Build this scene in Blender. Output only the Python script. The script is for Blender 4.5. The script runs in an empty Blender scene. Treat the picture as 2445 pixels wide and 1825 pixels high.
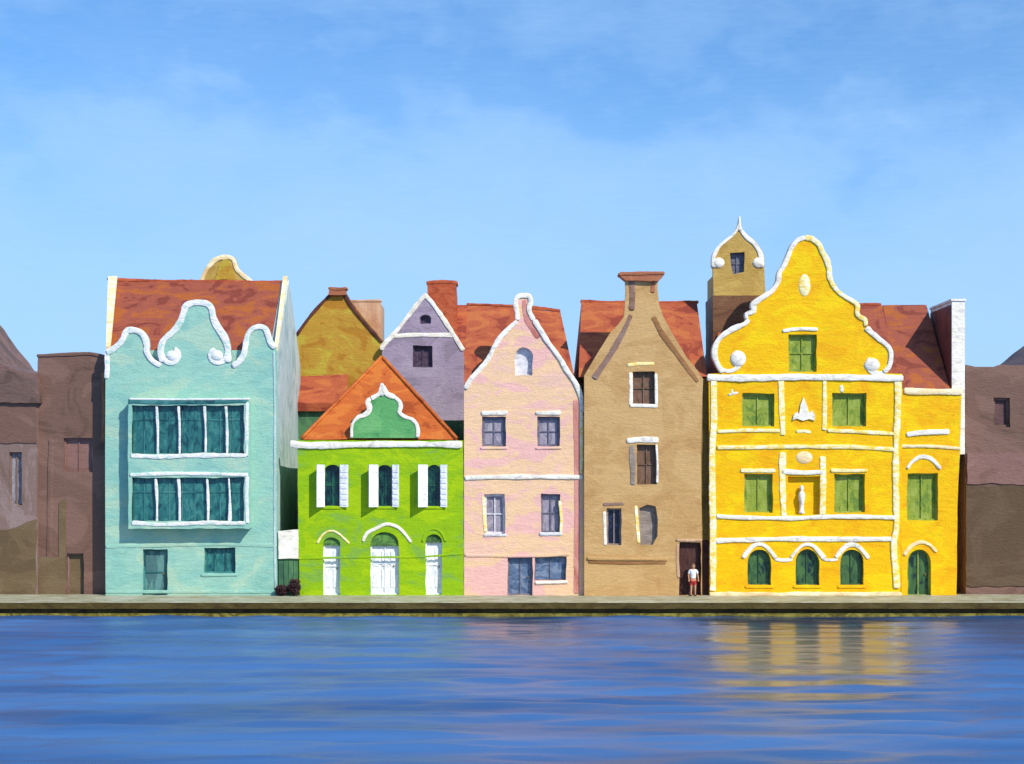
import bpy, bmesh, math, random
import numpy as np
from mathutils import Vector, noise
from mathutils.geometry import tessellate_polygon
R = math.radians
rnd = random.Random(11)
sc = bpy.context.scene
col = sc.collection

# ------------------------------------------------------------------ camera, sky, sun, exposure
D, F, HOR, CX = 90.0, 3780.0, 1150.0, 1222.5
CAMZ = (1422 - HOR) * D / F
cam = bpy.data.cameras.new('camera'); camo = bpy.data.objects.new('camera', cam); col.objects.link(camo)
cam.sensor_width = 36; cam.lens = 36 * F / 2445
cam.shift_y = (HOR - 912.5) / 2445
camo.location = (0, -D, CAMZ); camo.rotation_euler = (R(90), 0, 0)
cam.clip_end = 5000
sc.camera = camo
SUN_EL, SUN_AZ = R(40), R(43)          # azimuth measured from the viewer's side towards the right
sl = bpy.data.lights.new('sun', 'SUN'); sl.energy = 4.9; sl.angle = R(0.5); sl.color = (1.0, 0.935, 0.80)
so = bpy.data.objects.new('sun', sl); col.objects.link(so); so.location = (60, -60, 60)
so.rotation_euler = Vector((-math.sin(SUN_AZ) * math.cos(SUN_EL), math.cos(SUN_AZ) * math.cos(SUN_EL), -math.sin(SUN_EL))).to_track_quat('-Z', 'Y').to_euler()
sc.view_settings.view_transform = 'Standard'; sc.view_settings.look = 'None'
sc.view_settings.exposure = 0.0; sc.view_settings.gamma = 1
sc.render.film_transparent = False

def lin(c):
    return tuple(((v / 255) / 12.92 if v / 255 <= 0.04045 else ((v / 255 + 0.055) / 1.055) ** 2.4) for v in c)

class NT:
    """small node helper"""
    def __init__(s, tree): s.t = tree; s.t.nodes.clear()
    def n(s, kind, **kw):
        nd = s.t.nodes.new(kind)
        for k, v in kw.items():
            if k.startswith('i_'):
                key = k[2:]
                nd.inputs[int(key) if key.isdigit() else key.replace('_', ' ')].default_value = v
            else: setattr(nd, k, v)
        return nd
    def l(s, a, b): s.t.links.new(a, b)
    def ramp(s, fac, stops, interp='LINEAR'):
        r = s.n('ShaderNodeValToRGB'); cr = r.color_ramp; cr.interpolation = interp
        while len(cr.elements) < len(stops): cr.elements.new(0.5)
        for e, (p, c) in zip(cr.elements, stops):
            e.position = p; e.color = (c[0], c[1], c[2], 1) if not isinstance(c, (int, float)) else (c, c, c, 1)
        s.l(fac, r.inputs[0]); return r.outputs[0]
    def mix(s, fac, a, b, blend='MIX'):
        m = s.n('ShaderNodeMix', data_type='RGBA', blend_type=blend)
        for v, i in ((fac, 0), (a, 6), (b, 7)):
            if isinstance(v, (int, float)): m.inputs[i].default_value = v
            elif isinstance(v, tuple): m.inputs[i].default_value = (*v[:3], 1)
            else: s.l(v, m.inputs[i])
        return m.outputs[2]
    def noise(s, vec, sc_, scale=1.0, detail=3, distort=0.0, rough=0.55, rot=(0, 0, 0), loc=(0, 0, 0)):
        m = s.n('ShaderNodeMapping'); m.inputs['Scale'].default_value = sc_; m.inputs['Rotation'].default_value = rot; m.inputs['Location'].default_value = loc
        s.l(vec, m.inputs[0])
        t = s.n('ShaderNodeTexNoise'); s.l(m.outputs[0], t.inputs['Vector'])
        t.inputs['Scale'].default_value = scale; t.inputs['Detail'].default_value = detail
        t.inputs['Distortion'].default_value = distort; t.inputs['Roughness'].default_value = rough
        return t.outputs['Fac']
    def math(s, op, a, b=0.0):
        m = s.n('ShaderNodeMath', operation=op)
        for v, i in ((a, 0), (b, 1)):
            if isinstance(v, (int, float)): m.inputs[i].default_value = v
            else: s.l(v, m.inputs[i])
        return m.outputs[0]

# world: physical sky, with thin brushed cloud veils between it and the viewer
w = bpy.data.worlds.new('World'); sc.world = w; w.use_nodes = True
W = NT(w.node_tree)
sky = W.n('ShaderNodeTexSky', sky_type='NISHITA', sun_disc=False, sun_elevation=SUN_EL, sun_rotation=R(180) - SUN_AZ, air_density=1.0, dust_density=0.3, ozone_density=3.0)
tc = W.n('ShaderNodeTexCoord').outputs['Generated']
SKY_TINT = (0.62, 1.19, 1.70)
blue = W.mix(1.0, sky.outputs[0], SKY_TINT, 'MULTIPLY')
c1 = W.noise(tc, (6.5, 6.5, 11), 1.0, 3, 0.25, 0.5, rot=(0, R(-24), 0), loc=(3.1, 0, 1.4))
c2 = W.noise(tc, (26, 26, 44), 1.0, 3, 0.2, 0.55, rot=(0, R(35), 0))
c3 = W.noise(tc, (70, 70, 520), 1.0, 3, 0.3, 0.6, rot=(0, R(3), 0))
sep = W.n('ShaderNodeSeparateXYZ'); W.l(tc, sep.inputs[0])
edge = W.math('ADD', sep.outputs[2], W.math('ADD', W.math('MULTIPLY', W.math('SUBTRACT', c1, .5), .20), W.math('MULTIPLY', W.math('SUBTRACT', c2, .5), .10)))
low = W.ramp(edge, [(0.08, 0.86), (0.165, 0.72), (0.205, 0.58), (0.240, 0.26), (0.262, 0.20), (0.29, 0.30), (0.35, 0.38)])
wisp = W.math('MULTIPLY', W.ramp(c2, [(0.38, 0.0), (0.72, 1.0)]), 0.09)
drag = W.math('MULTIPLY', W.math('SUBTRACT', c3, .5), 0.16)
veil = W.math('MAXIMUM', W.math('ADD', W.math('ADD', low, wisp), drag), 0.0)
skyc = W.mix(veil, blue, (4.5, 7.2, 11.0))
bg = W.n('ShaderNodeBackground'); bg.inputs[1].default_value = 0.098
W.l(skyc, bg.inputs[0])
wo = W.n('ShaderNodeOutputWorld'); W.l(bg.outputs[0], wo.inputs[0])

# ------------------------------------------------------------------ materials
K = 0.87
def paint(name, c1, c2=None, c3=None, size=1.0, rough=0.55, bump=0.34, spec=0.18, streak=0.075, k=None, vert=False, tile=False, metal=0.0):
    """brushed limewash: broad dabs of two or three close tones, fine dragged streaks, ridges as bump"""
    kk = K if k is None else k
    c2 = c2 or tuple(min(255, v * 1.06 + 3) for v in c1); c3 = c3 or tuple(v * 0.93 for v in c1)
    A, B, C = [tuple(min(0.92, v * kk) for v in lin(c)) for c in (c1, c2, c3)]
    m = bpy.data.materials.new(name); m.use_nodes = True
    T = NT(m.node_tree)
    tc = T.n('ShaderNodeTexCoord').outputs['Object']
    st = (0.5, 0.5, 0.24) if vert else (0.26, 0.4, 0.42)
    off = (rnd.uniform(-20, 20), rnd.uniform(-20, 20), rnd.uniform(-20, 20))
    dab = T.noise(tc, tuple(v / size for v in st), 1.7, 3.5, 1.1, 0.6, loc=off)
    base = T.ramp(dab, [(0.39, C), (0.445, A), (0.525, A), (0.575, B)])
    fs = (7, 7, 1.3) if vert else (1.5, 3, 6.5)
    fine = T.noise(tc, fs, 1.0, 4, 1.6, 0.62, rot=(0, R(7), 0), loc=off)
    f2 = T.noise(tc, (0.5, 1, 3.2) if not vert else (3.2, 3.2, .5), 1.0, 3, 1.5, 0.6, loc=off)
    g = T.ramp(fine, [(0.25, 1 - streak * 1.4), (0.5, 1.0), (0.75, 1 + streak)])
    base = T.mix(1.0, base, g, 'MULTIPLY')
    g2 = T.ramp(f2, [(0.3, 1 - streak), (0.7, 1 + streak * 0.8)])
    base = T.mix(1.0, base, g2, 'MULTIPLY')
    grain = T.noise(tc, (7, 7, 22), 1.0, 2, 0.0, 0.6)
    h = T.math('ADD', T.math('MULTIPLY', fine, 0.7), T.math('MULTIPLY', grain, 0.35))
    h = T.math('ADD', h, T.math('MULTIPLY', T.noise(tc, (1.3, 2, 3.4), 1.0, 3, 3.2, .5, rot=(0, R(-22), 0), loc=off), 1.2))
    h = T.math('ADD', h, T.math('MULTIPLY', T.noise(tc, (2.6, 3, 1.6), 1.0, 2, 2.6, .5, rot=(0, R(35), 0), loc=off), 0.5))
    if tile:
        wv = T.n('ShaderNodeTexWave', wave_type='BANDS', bands_direction='Z', wave_profile='SAW')
        wv.inputs['Scale'].default_value = 0.95; wv.inputs['Distortion'].default_value = 1.4; wv.inputs['Detail'].default_value = 2
        wv.inputs['Detail Scale'].default_value = 2.5
        T.l(tc, wv.inputs['Vector'])
        h = T.math('ADD', h, T.math('MULTIPLY', wv.outputs['Fac'], 0.30))
        wx = T.n('ShaderNodeTexWave', wave_type='BANDS', bands_direction='X'); wx.inputs['Scale'].default_value = 1.25; wx.inputs['Distortion'].default_value = 0.8
        T.l(tc, wx.inputs['Vector'])
        h = T.math('ADD', h, T.math('MULTIPLY', wx.outputs['Fac'], 0.08))
    b = T.n('ShaderNodeBump'); b.inputs['Strength'].default_value = bump; b.inputs['Distance'].default_value = 0.06
    T.l(h, b.inputs['Height'])
    p = T.n('ShaderNodeBsdfPrincipled')
    T.l(base, p.inputs['Base Color']); T.l(b.outputs[0], p.inputs['Normal'])
    p.inputs['Roughness'].default_value = rough; p.inputs['Specular IOR Level'].default_value = spec; p.inputs['Metallic'].default_value = metal
    o = T.n('ShaderNodeOutputMaterial'); T.l(p.outputs[0], o.inputs[0])
    return m

M = {}
M['teal'] = paint('teal_plaster', (156, 203, 185), (174, 208, 184), (144, 196, 182), size=1.3)
M['teal_shade'] = paint('deep_teal_paint', (58, 122, 122), (78, 140, 138), (34, 84, 92))
M['teal_glass'] = paint('teal_glass', (42, 108, 108), (64, 130, 124), (24, 74, 82), size=0.4, rough=0.25, spec=0.5, vert=True, bump=0.15)
M['teal_door'] = paint('grey_teal_door', (78, 116, 118), (104, 150, 146), (64, 96, 102), vert=True)
M['white'] = paint('white_plaster', (238, 230, 214), (246, 242, 234), (212, 206, 200), bump=0.42, size=.3, k=.96)
M['tealwhite'] = paint('teal_tinted_plaster', (226, 226, 222), (242, 236, 238), (188, 214, 204), bump=0.42, size=.28, k=.96)
M['cream'] = paint('cream_plaster', (240, 214, 165), (246, 228, 190), (226, 190, 138), bump=0.4, size=.5, k=.98)
M['warmwhite'] = paint('warm_white_stucco', (246, 228, 160), (250, 242, 214), (246, 206, 90), bump=0.42, size=.22, k=.96)
M['sidewhite'] = paint('pale_side_plaster', (184, 204, 206), (200, 216, 216), (160, 186, 190), vert=True)
M['tealroof'] = paint('weathered_red_tile', (176, 94, 72), (192, 106, 52), (148, 72, 56), tile=True, size=.8, k=.66)
M['roof'] = paint('terracotta_tile', (188, 96, 62), (202, 114, 66), (158, 72, 52), tile=True, size=.8, k=.74)
M['orange'] = paint('orange_tile', (204, 104, 46), (216, 122, 52), (172, 80, 36), tile=True, size=.8, k=.76)
M['maroon'] = paint('maroon_face_shade', (128, 66, 56), (142, 74, 62), (104, 50, 46))
M['redbrick'] = paint('red_brick', (182, 88, 56), (196, 102, 66), (156, 70, 46), size=.5)
M['lime'] = paint('lime_green_plaster', (148, 190, 16), (166, 200, 10), (134, 178, 64), size=1.1)
M['green'] = paint('leaf_green_plaster', (100, 172, 104), (116, 182, 112), (84, 152, 92))
M['darkgreen'] = paint('dark_green_plaster', (76, 118, 84), (88, 132, 90), (62, 98, 78), vert=True)
M['bottle'] = paint('bottle_green_glass', (16, 62, 62), (40, 96, 70), (6, 30, 40), size=.3, rough=.25, spec=.5, bump=.15, vert=True)
M['fanlight'] = paint('fanlight_green', (84, 124, 64), (104, 150, 74), (62, 96, 56), size=.3)
M['pink'] = paint('pink_plaster', (246, 204, 162), (244, 190, 180), (244, 198, 174), size=1.5)
M['pinkshade'] = paint('pink_painted_shade', (212, 140, 128), (222, 156, 144), (194, 116, 104), vert=True)
M['greywin'] = paint('grey_lilac_pane', (160, 152, 166), (178, 170, 180), (132, 128, 148), size=.3, rough=.4, bump=.15, vert=True)
M['blueglass'] = paint('blue_grey_glass', (98, 120, 152), (130, 146, 170), (74, 92, 128), size=.3, rough=.25, spec=.5, bump=.2)
M['palegrey'] = paint('pale_grey_blind', (214, 212, 216), (228, 228, 232), (192, 188, 194), size=.3, k=.98)
M['tan'] = paint('tan_plaster', (202, 160, 104), (210, 170, 114), (194, 150, 96), size=1.4)
M['mauve'] = paint('mauve_brown_moulding', (150, 118, 104), (160, 128, 118), (136, 102, 82))
M['umber'] = paint('umber_moulding', (156, 110, 68), (166, 120, 76), (140, 96, 58))
M['rust'] = paint('rust_brick', (172, 106, 76), (184, 118, 84), (150, 86, 64))
M['brownpane'] = paint('brown_pane', (122, 92, 72), (134, 104, 86), (96, 82, 58), size=.25, rough=.4, bump=.15, vert=True)
M['navy'] = paint('navy_pane', (24, 26, 50), (48, 56, 92), (14, 14, 30), size=.2, rough=.25, spec=.5, bump=.1, vert=True)
M['greyshut'] = paint('grey_shutter', (150, 136, 126), (162, 150, 140), (138, 124, 114), size=.3)
M['yellow'] = paint('yellow_plaster', (250, 194, 4), (252, 208, 4), (247, 180, 4), size=.9)
M['palegreen'] = paint('sage_green_shutter', (146, 164, 62), (160, 176, 84), (110, 138, 58), size=.4, vert=True)
M['archglass'] = paint('dark_green_glass', (60, 96, 58), (78, 114, 64), (26, 46, 50), size=.35, rough=.3, spec=.4, bump=.15, vert=True)
M['ochre'] = paint('ochre_plaster', (196, 160, 84), (206, 172, 92), (182, 146, 70))
M['gold'] = paint('golden_ochre_plaster', (194, 150, 56), (196, 172, 62), (182, 128, 42))
M['towershade'] = paint('brown_tower_shade', (126, 88, 62), (136, 98, 70), (110, 74, 54))
M['lilac'] = paint('lilac_plaster', (166, 150, 172), (174, 160, 178), (150, 136, 154))
M['plum'] = paint('plum_pane', (82, 66, 84), (98, 82, 98), (62, 48, 68), size=.3, rough=.35, bump=.15)
M['slatepane'] = paint('slate_pane', (112, 112, 128), (126, 124, 138), (98, 98, 116), size=.3, rough=.4, bump=.15)
M['darkrake'] = paint('dark_brown_verge', (92, 54, 48), (112, 66, 52), (72, 40, 38))
M['peach'] = paint('tan_render', (206, 166, 132), (214, 178, 144), (192, 150, 116), vert=True)
M['brownhouse'] = paint('mud_brown_render', (122, 92, 80), (134, 102, 90), (106, 80, 68), size=2.0, streak=.05)
M['mauvehouse'] = paint('mauve_brown_render', (136, 112, 104), (150, 128, 124), (120, 98, 86), size=2.0, vert=True, streak=.05)
M['olivehouse'] = paint('olive_brown_render', (116, 96, 70), (124, 104, 78), (104, 86, 62), size=2, streak=.05)
M['duskpink'] = paint('dusky_pink_render', (142, 106, 98), (150, 114, 106), (130, 96, 86), size=1.4, streak=.05)
M['duskroof'] = paint('dull_brown_tile', (116, 92, 84), (130, 100, 92), (100, 80, 72), tile=True)
M['duskpane'] = paint('dull_grey_pane', (150, 142, 146), (166, 160, 166), (126, 118, 118), size=.4, rough=.35, vert=True, bump=.15)
M['lowolive'] = paint('dark_olive_render', (98, 78, 58), (106, 86, 66), (90, 72, 54), size=2, streak=.05)
M['maroondusk'] = paint('dull_maroon_pane', (104, 74, 74), (112, 82, 80), (92, 66, 64), size=.4)
M['dullbrown'] = paint('dull_brown_frame', (92, 72, 62))
M['pave'] = paint('pale_paving', (206, 202, 170), (226, 222, 198), (180, 172, 134), size=.6, k=.55)
M['quaycap'] = paint('olive_quay_stone', (100, 84, 40), (112, 96, 52), (84, 68, 32), size=.6, k=.62)
M['quaywall'] = paint('dark_wet_stone', (84, 68, 34), (100, 82, 40), (66, 52, 26), size=.5)
M['algae'] = paint('algae_stone', (122, 112, 44), (150, 138, 62), (96, 84, 32), size=.25)
M['earth'] = paint('ground_earth', (150, 136, 112), size=2)
M['door_white'] = paint('white_door_paint', (238, 238, 242), (246, 246, 244), (214, 216, 226), size=.3, vert=True, k=.98)
M['maroondark'] = paint('maroon_passage_shade', (78, 48, 44), (88, 58, 52), (62, 36, 36), size=.4, vert=True)
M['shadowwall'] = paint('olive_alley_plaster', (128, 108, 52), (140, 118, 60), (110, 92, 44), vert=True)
M['skin'] = paint('skin', (206, 152, 118), bump=.05)
M['shirt'] = paint('white_cotton', (242, 242, 244), bump=.2, size=.2)
M['shorts'] = paint('red_cotton', (196, 60, 60), bump=.2, size=.2)
M['hair'] = paint('brown_hair', (120, 92, 60), bump=.3, size=.1)
M['shoe'] = paint('dark_shoe', (60, 52, 50), bump=.1)
M['bark'] = paint('dark_bark', (58, 42, 38), bump=.4, size=.2, vert=True)
M['leaf'] = paint('dark_plum_leaf', (58, 40, 46), (84, 44, 50), (34, 34, 36), size=.12, bump=.1)
M['metal'] = paint('dull_brass', (150, 124, 70), bump=.05, rough=.35)

# ------------------------------------------------------------------ geometry helpers
def X(px, Y=0.0): return (px - CX) * (D + Y) / F
def Z(py, Y=0.0): return CAMZ - (py - HOR) * (D + Y) / F
def Pt(px, py, Y, off=0.0): return Vector((X(px, Y), Y + off, Z(py, Y)))

class Mesh:
    def __init__(s): s.v = []; s.f = []; s.sm = []
    def add(s, vs, fs, smooth=False):
        o = len(s.v); s.v += [Vector(v) for v in vs]; s.f += [tuple(i + o for i in f) for f in fs]; s.sm += [smooth] * len(fs)
    def box(s, x0, x1, y0, y1, z0, z1):
        s.add([(x0, y0, z0), (x1, y0, z0), (x1, y1, z0), (x0, y1, z0), (x0, y0, z1), (x1, y0, z1), (x1, y1, z1), (x0, y1, z1)],
              [(0, 3, 2, 1), (4, 5, 6, 7), (0, 1, 5, 4), (1, 2, 6, 5), (2, 3, 7, 6), (3, 0, 4, 7)])
    def prism(s, outer, Y0, Y1, holes=(), Yref=None):
        """px polygons, converted at the depth of the front, extruded straight back"""
        Yr = Y0 if Yref is None else Yref
        loops = [list(outer)] + [list(h) for h in holes]
        flat = [p for L in loops for p in L]
        tri = tessellate_polygon([[Vector((p[0], p[1], 0)) for p in L] for L in loops])
        n = len(flat); vs = []
        for Yv in (Y0, Y1):
            for p in flat: vs.append((X(p[0], Yr), Yv, Z(p[1], Yr)))
        fs = []
        for t in tri: fs.append(tuple(t)); fs.append(tuple(i + n for i in reversed(t)))
        o = 0
        for L in loops:
            for i in range(len(L)):
                j = (i + 1) % len(L); fs.append((o + i, o + j, o + j + n, o + i + n))
            o += len(L)
        s.add(vs, fs)
    def stroke(s, pts, wd, Y, d=0.12, back=0.03, wob=0.16, smooth=True, inset=0.0, endw=0.62, step=5.0, seed=None, w2=None):
        """a moulded strip following a px polyline on the plane Y, rounded towards the viewer"""
        P = curve(pts, step) if smooth else resample(pts, step)
        n = len(P); sd = rnd.uniform(0, 99) if seed is None else seed
        T = []
        for i in range(n):
            a = P[max(0, i - 1)]; b = P[min(n - 1, i + 1)]
            t = Vector((b[0] - a[0], b[1] - a[1])); t = t.normalized() if t.length > 1e-6 else Vector((1, 0)); T.append(t)
        NS = 7; vs = []; fs = []
        for i, (p, t) in enumerate(zip(P, T)):
            nx, ny = -t.y, t.x
            u = i / max(1, n - 1); ww = (wd if w2 is None else wd + (w2 - wd) * u) * (.76 if wd > 9 else .9)
            hw = ww / 2 * (1 + wob * noise.noise((i * step * 0.02, sd, 3.1)) * 1.9 + wob * .5 * noise.noise((i * step * 0.07, sd, 5.1)))
            sh = wob * ww * 0.4 * noise.noise((i * step * 0.018, sd, 7.7))
            if i == 0 or i == n - 1: hw *= endw
            dd = d * .30 * (0.85 + 0.3 * noise.noise((i * step * 0.03, sd, 1.3)))
            ins = inset * .8 * ww / wd + sh; cx, cy = p[0] + nx * ins, p[1] + ny * ins
            for q in range(NS):
                ox = (-1, -.95, -.82, 0, .82, .95, 1)[q] * hw * (1 + .9 * wob * noise.noise((i * step * .11, sd + (30 if q < 3 else 60), 8.8)))
                vs.append((X(cx + nx * ox, Y), Y - (.3, .86, 1, .99, 1, .86, .3)[q] * dd, Z(cy + ny * ox, Y)))
            vs.append((X(cx + nx * hw, Y), Y + back, Z(cy + ny * hw, Y)))
            vs.append((X(cx - nx * hw, Y), Y + back, Z(cy - ny * hw, Y)))
        m = NS + 2
        for i in range(n - 1):
            for q in range(m):
                r = (q + 1) % m
                fs.append((i * m + q, i * m + r, (i + 1) * m + r, (i + 1) * m + q))
        fs.append(tuple(range(m - 1, -1, -1))); fs.append(tuple((n - 1) * m + q for q in range(m)))
        s.add(vs, fs, True)
    def dome(s, px, py, rx, ry, Y, d, back=0.03, nu=14, nv=5):
        cx, cz = X(px, Y), Z(py, Y); k = (D + Y) / F; vs = []; fs = []
        for j in range(nv):
            a = (math.pi / 2) * j / nv
            for i in range(nu):
                t = 2 * math.pi * i / nu
                e = 1 + 0.06 * noise.noise((px + i * .9, py, 2))
                vs.append((cx + math.cos(t) * rx * k * math.cos(a) * e, Y - math.sin(a) * d * .5, cz + math.sin(t) * ry * k * math.cos(a) * e))
        for j in range(nv - 1):
            for i in range(nu):
                fs.append((j * nu + i, j * nu + (i + 1) % nu, (j + 1) * nu + (i + 1) % nu, (j + 1) * nu + i))
        top = len(vs); vs.append((cx, Y - d * .5, cz))
        for i in range(nu): fs.append(((nv - 1) * nu + i, (nv - 1) * nu + (i + 1) % nu, top))
        bk = len(vs)
        for i in range(nu): vs.append((vs[i][0], Y + back, vs[i][2]))
        for i in range(nu): fs.append(((i + 1) % nu, i, bk + i, bk + (i + 1) % nu))
        fs.append(tuple(bk + i for i in range(nu)))
        s.add(vs, fs, True)
    def lathe(s, cx, cy, z0, prof, n=14):
        vs = []; fs = []
        for (r, z) in prof:
            for i in range(n):
                t = 2 * math.pi * i / n; vs.append((cx + math.cos(t) * r, cy + math.sin(t) * r, z0 + z))
        for j in range(len(prof) - 1):
            for i in range(n): fs.append((j * n + i, j * n + (i + 1) % n, (j + 1) * n + (i + 1) % n, (j + 1) * n + i))
        fs.append(tuple(range(n - 1, -1, -1))); fs.append(tuple((len(prof) - 1) * n + i for i in range(n)))
        s.add(vs, fs, True)
    def build(s, name, mat, parent=None, base=None):
        b = base if base is not None else (BASE.get(parent.name, Vector()) if parent else Vector())
        me = bpy.data.meshes.new(name)
        me.from_pydata([tuple(v - b) for v in s.v], [], s.f)
        bm = bmesh.new(); bm.from_mesh(me); bmesh.ops.recalc_face_normals(bm, faces=bm.faces)
        bm.to_mesh(me); bm.free()
        for p, k in zip(me.polygons, s.sm): p.use_smooth = k
        me.materials.append(mat)
        o = bpy.data.objects.new(name, me); col.objects.link(o)
        if parent: o.parent = parent
        else: o.location = b
        BASE[o.name] = b
        return o
BASE = {}

def curve(pts, step=5.0):
    """Catmull-Rom through px points"""
    P = [Vector(p) for p in pts]; out = []
    for i in range(len(P) - 1):
        p0 = P[max(0, i - 1)]; p1 = P[i]; p2 = P[i + 1]; p3 = P[min(len(P) - 1, i + 2)]
        n = max(1, int((p2 - p1).length / step))
        for k in range(n):
            t = k / n
            out.append(0.5 * ((2 * p1) + (p2 - p0) * t + (2 * p0 - 5 * p1 + 4 * p2 - p3) * t * t + (3 * p1 - p0 - 3 * p2 + p3) * t ** 3))
    out.append(P[-1]); return [tuple(v) for v in out]
def resample(pts, step=5.0):
    out = []
    for a, b in zip(pts[:-1], pts[1:]):
        n = max(1, int(math.dist(a, b) / step))
        for k in range(n): out.append((a[0] + (b[0] - a[0]) * k / n, a[1] + (b[1] - a[1]) * k / n))
    out.append(tuple(pts[-1])); return out
def wob(poly, amp=1.2, step=9.0):
    """hand-laid edges: a closed polygon resampled and pushed a little off true"""
    sd = rnd.uniform(0, 99); out = []
    for p in resample(list(poly) + [poly[0]], step)[:-1]:
        out.append((p[0] + amp * noise.noise((p[1] * .035, sd, p[0] * .02)) * 2, p[1] + amp * noise.noise((p[0] * .035, sd + 40, p[1] * .02)) * 2))
    return out
def rect(x0, y0, x1, y1): return [(x0, y0), (x1, y0), (x1, y1), (x0, y1)]
def archpoly(x0, y0, x1, y1, rise):
    cx, hw = (x0 + x1) / 2, (x1 - x0) / 2
    return [(x0, y1), (x0, y0 + rise)] + [(cx - hw * math.cos(a), y0 + rise - rise * math.sin(a)) for a in [math.pi * k / 10 for k in range(1, 10)]] + [(x1, y0 + rise), (x1, y1)]

def tagp(o, label=None, cat=None, group=None, kind=None):
    for k, v in (('label', label), ('category', cat), ('group', group), ('kind', kind)):
        if v: o[k] = v
    return o
def thing(name, label, cat, base, group=None):
    o = bpy.data.objects.new(name, None); col.objects.link(o); o.location = base; o.empty_display_size = .5
    BASE[o.name] = Vector(base); return tagp(o, label, cat, group)
def part(name, mat, parent, fn, label=None):
    m = Mesh(); fn(m); o = m.build(name, M[mat], parent)
    if label: o['label'] = label
    return o
def grow(poly, g):
    cx = sum(p[0] for p in poly) / len(poly); cy = sum(p[1] for p in poly) / len(poly)
    return [(p[0] + g * (1 if p[0] > cx else -1), p[1] + g * (1 if p[1] > cy else -1)) for p in poly]
def scaled(poly, g):
    xs = [p[0] for p in poly]; ys = [p[1] for p in poly]
    cx, cy = (min(xs) + max(xs)) / 2, (min(ys) + max(ys)) / 2; hx, hy = (max(xs) - min(xs)) / 2, (max(ys) - min(ys)) / 2
    return [(cx + (p[0] - cx) * (hx + g) / hx, cy + (p[1] - cy) * (hy + g) / hy) for p in poly]

class House:
    TH = 0.30
    def __init__(s, name, label, cat, mat, Y, outline, px_mid):
        s.t = thing(name, label, cat, (X(px_mid, Y), Y, 0)); s.Y = Y; s.mat = mat; s.holes = []; s.outline = outline
    def opening(s, poly, kind, pane, frame=None, fw=4, bars=(0, 0), lintel=None, sill=None, depth=None, handle=False, label=None, fd=0.07, barmat=None):
        """an opening cut through the wall, closed by a window or door set back in it"""
        Y = s.Y; hole = wob(poly, .9); s.holes.append(hole)
        o = Mesh(); fm = frame or pane
        inner = scaled(hole, -fw); o.prism(hole, Y + s.TH - fd - .03, Y + s.TH + .10, [inner], Yref=Y)
        xs = [p[0] for p in hole]; ys = [p[1] for p in hole]; x0, x1, y0, y1 = min(xs), max(xs), min(ys), max(ys)
        for k in range(1, bars[0] + 1):
            xx = x0 + (x1 - x0) * k / (bars[0] + 1); o.box(X(xx - 1.3, Y), X(xx + 1.3, Y), Y + s.TH - .06, Y + s.TH + .02, Z(y1 - fw, Y), Z(y0 + fw + 2, Y))
        for k in range(1, bars[1] + 1):
            yy = y0 + (y1 - y0) * k / (bars[1] + 1); o.box(X(x0 + fw, Y), X(x1 - fw, Y), Y + s.TH - .055, Y + s.TH + .018, Z(yy + 1.2, Y), Z(yy - 1.2, Y))
        wo = o.build(kind, M[fm], s.t)
        if label: wo['label'] = label
        part('pane' if kind == 'window' else 'door_leaf', pane, wo, lambda m: m.prism(scaled(hole, 3), Y + s.TH + .004, Y + s.TH + .06, Yref=Y))
        if lintel:
            part('lintel', lintel[0], wo, lambda m: m.stroke(lintel[1], lintel[2], Y, lintel[3] if len(lintel) > 3 else .14))
        if sill:
            part('sill', sill[0], wo, lambda m: m.stroke(sill[1], sill[2], Y, sill[3] if len(sill) > 3 else .16))
        if handle:
            hx, hy = x0 + (x1 - x0) * .8, y0 + (y1 - y0) * .56
            part('handle', 'metal', wo, lambda m: m.lathe(X(hx, Y), Y + s.TH - .05, Z(hy, Y), [(.015, 0), (.03, .02), (.03, .12), (.015, .14)], 8))
        return wo
    def wall(s, depth=9.5, eave_py=None, l=None, r=None, label=None, name='wall', body=True, gap=0.12):
        m = Mesh(); m.prism(s.outline, s.Y, s.Y + s.TH, s.holes)
        if body:
            z1 = Z(eave_py, s.Y)
            m.box(X(l, s.Y) + .02, X(r, s.Y) - .02, s.Y + s.TH + gap, s.Y + depth, -0.3, z1)
        o = m.build(name, M[s.mat], s.t)
        if label: o['label'] = label
        return o
    def strip(s, name, mat, pts, wd, d=.12, back=.03, **kw):
        return part(name, mat, s.t, lambda m: m.stroke(pts, wd, s.Y, d, back, **kw))

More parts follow.
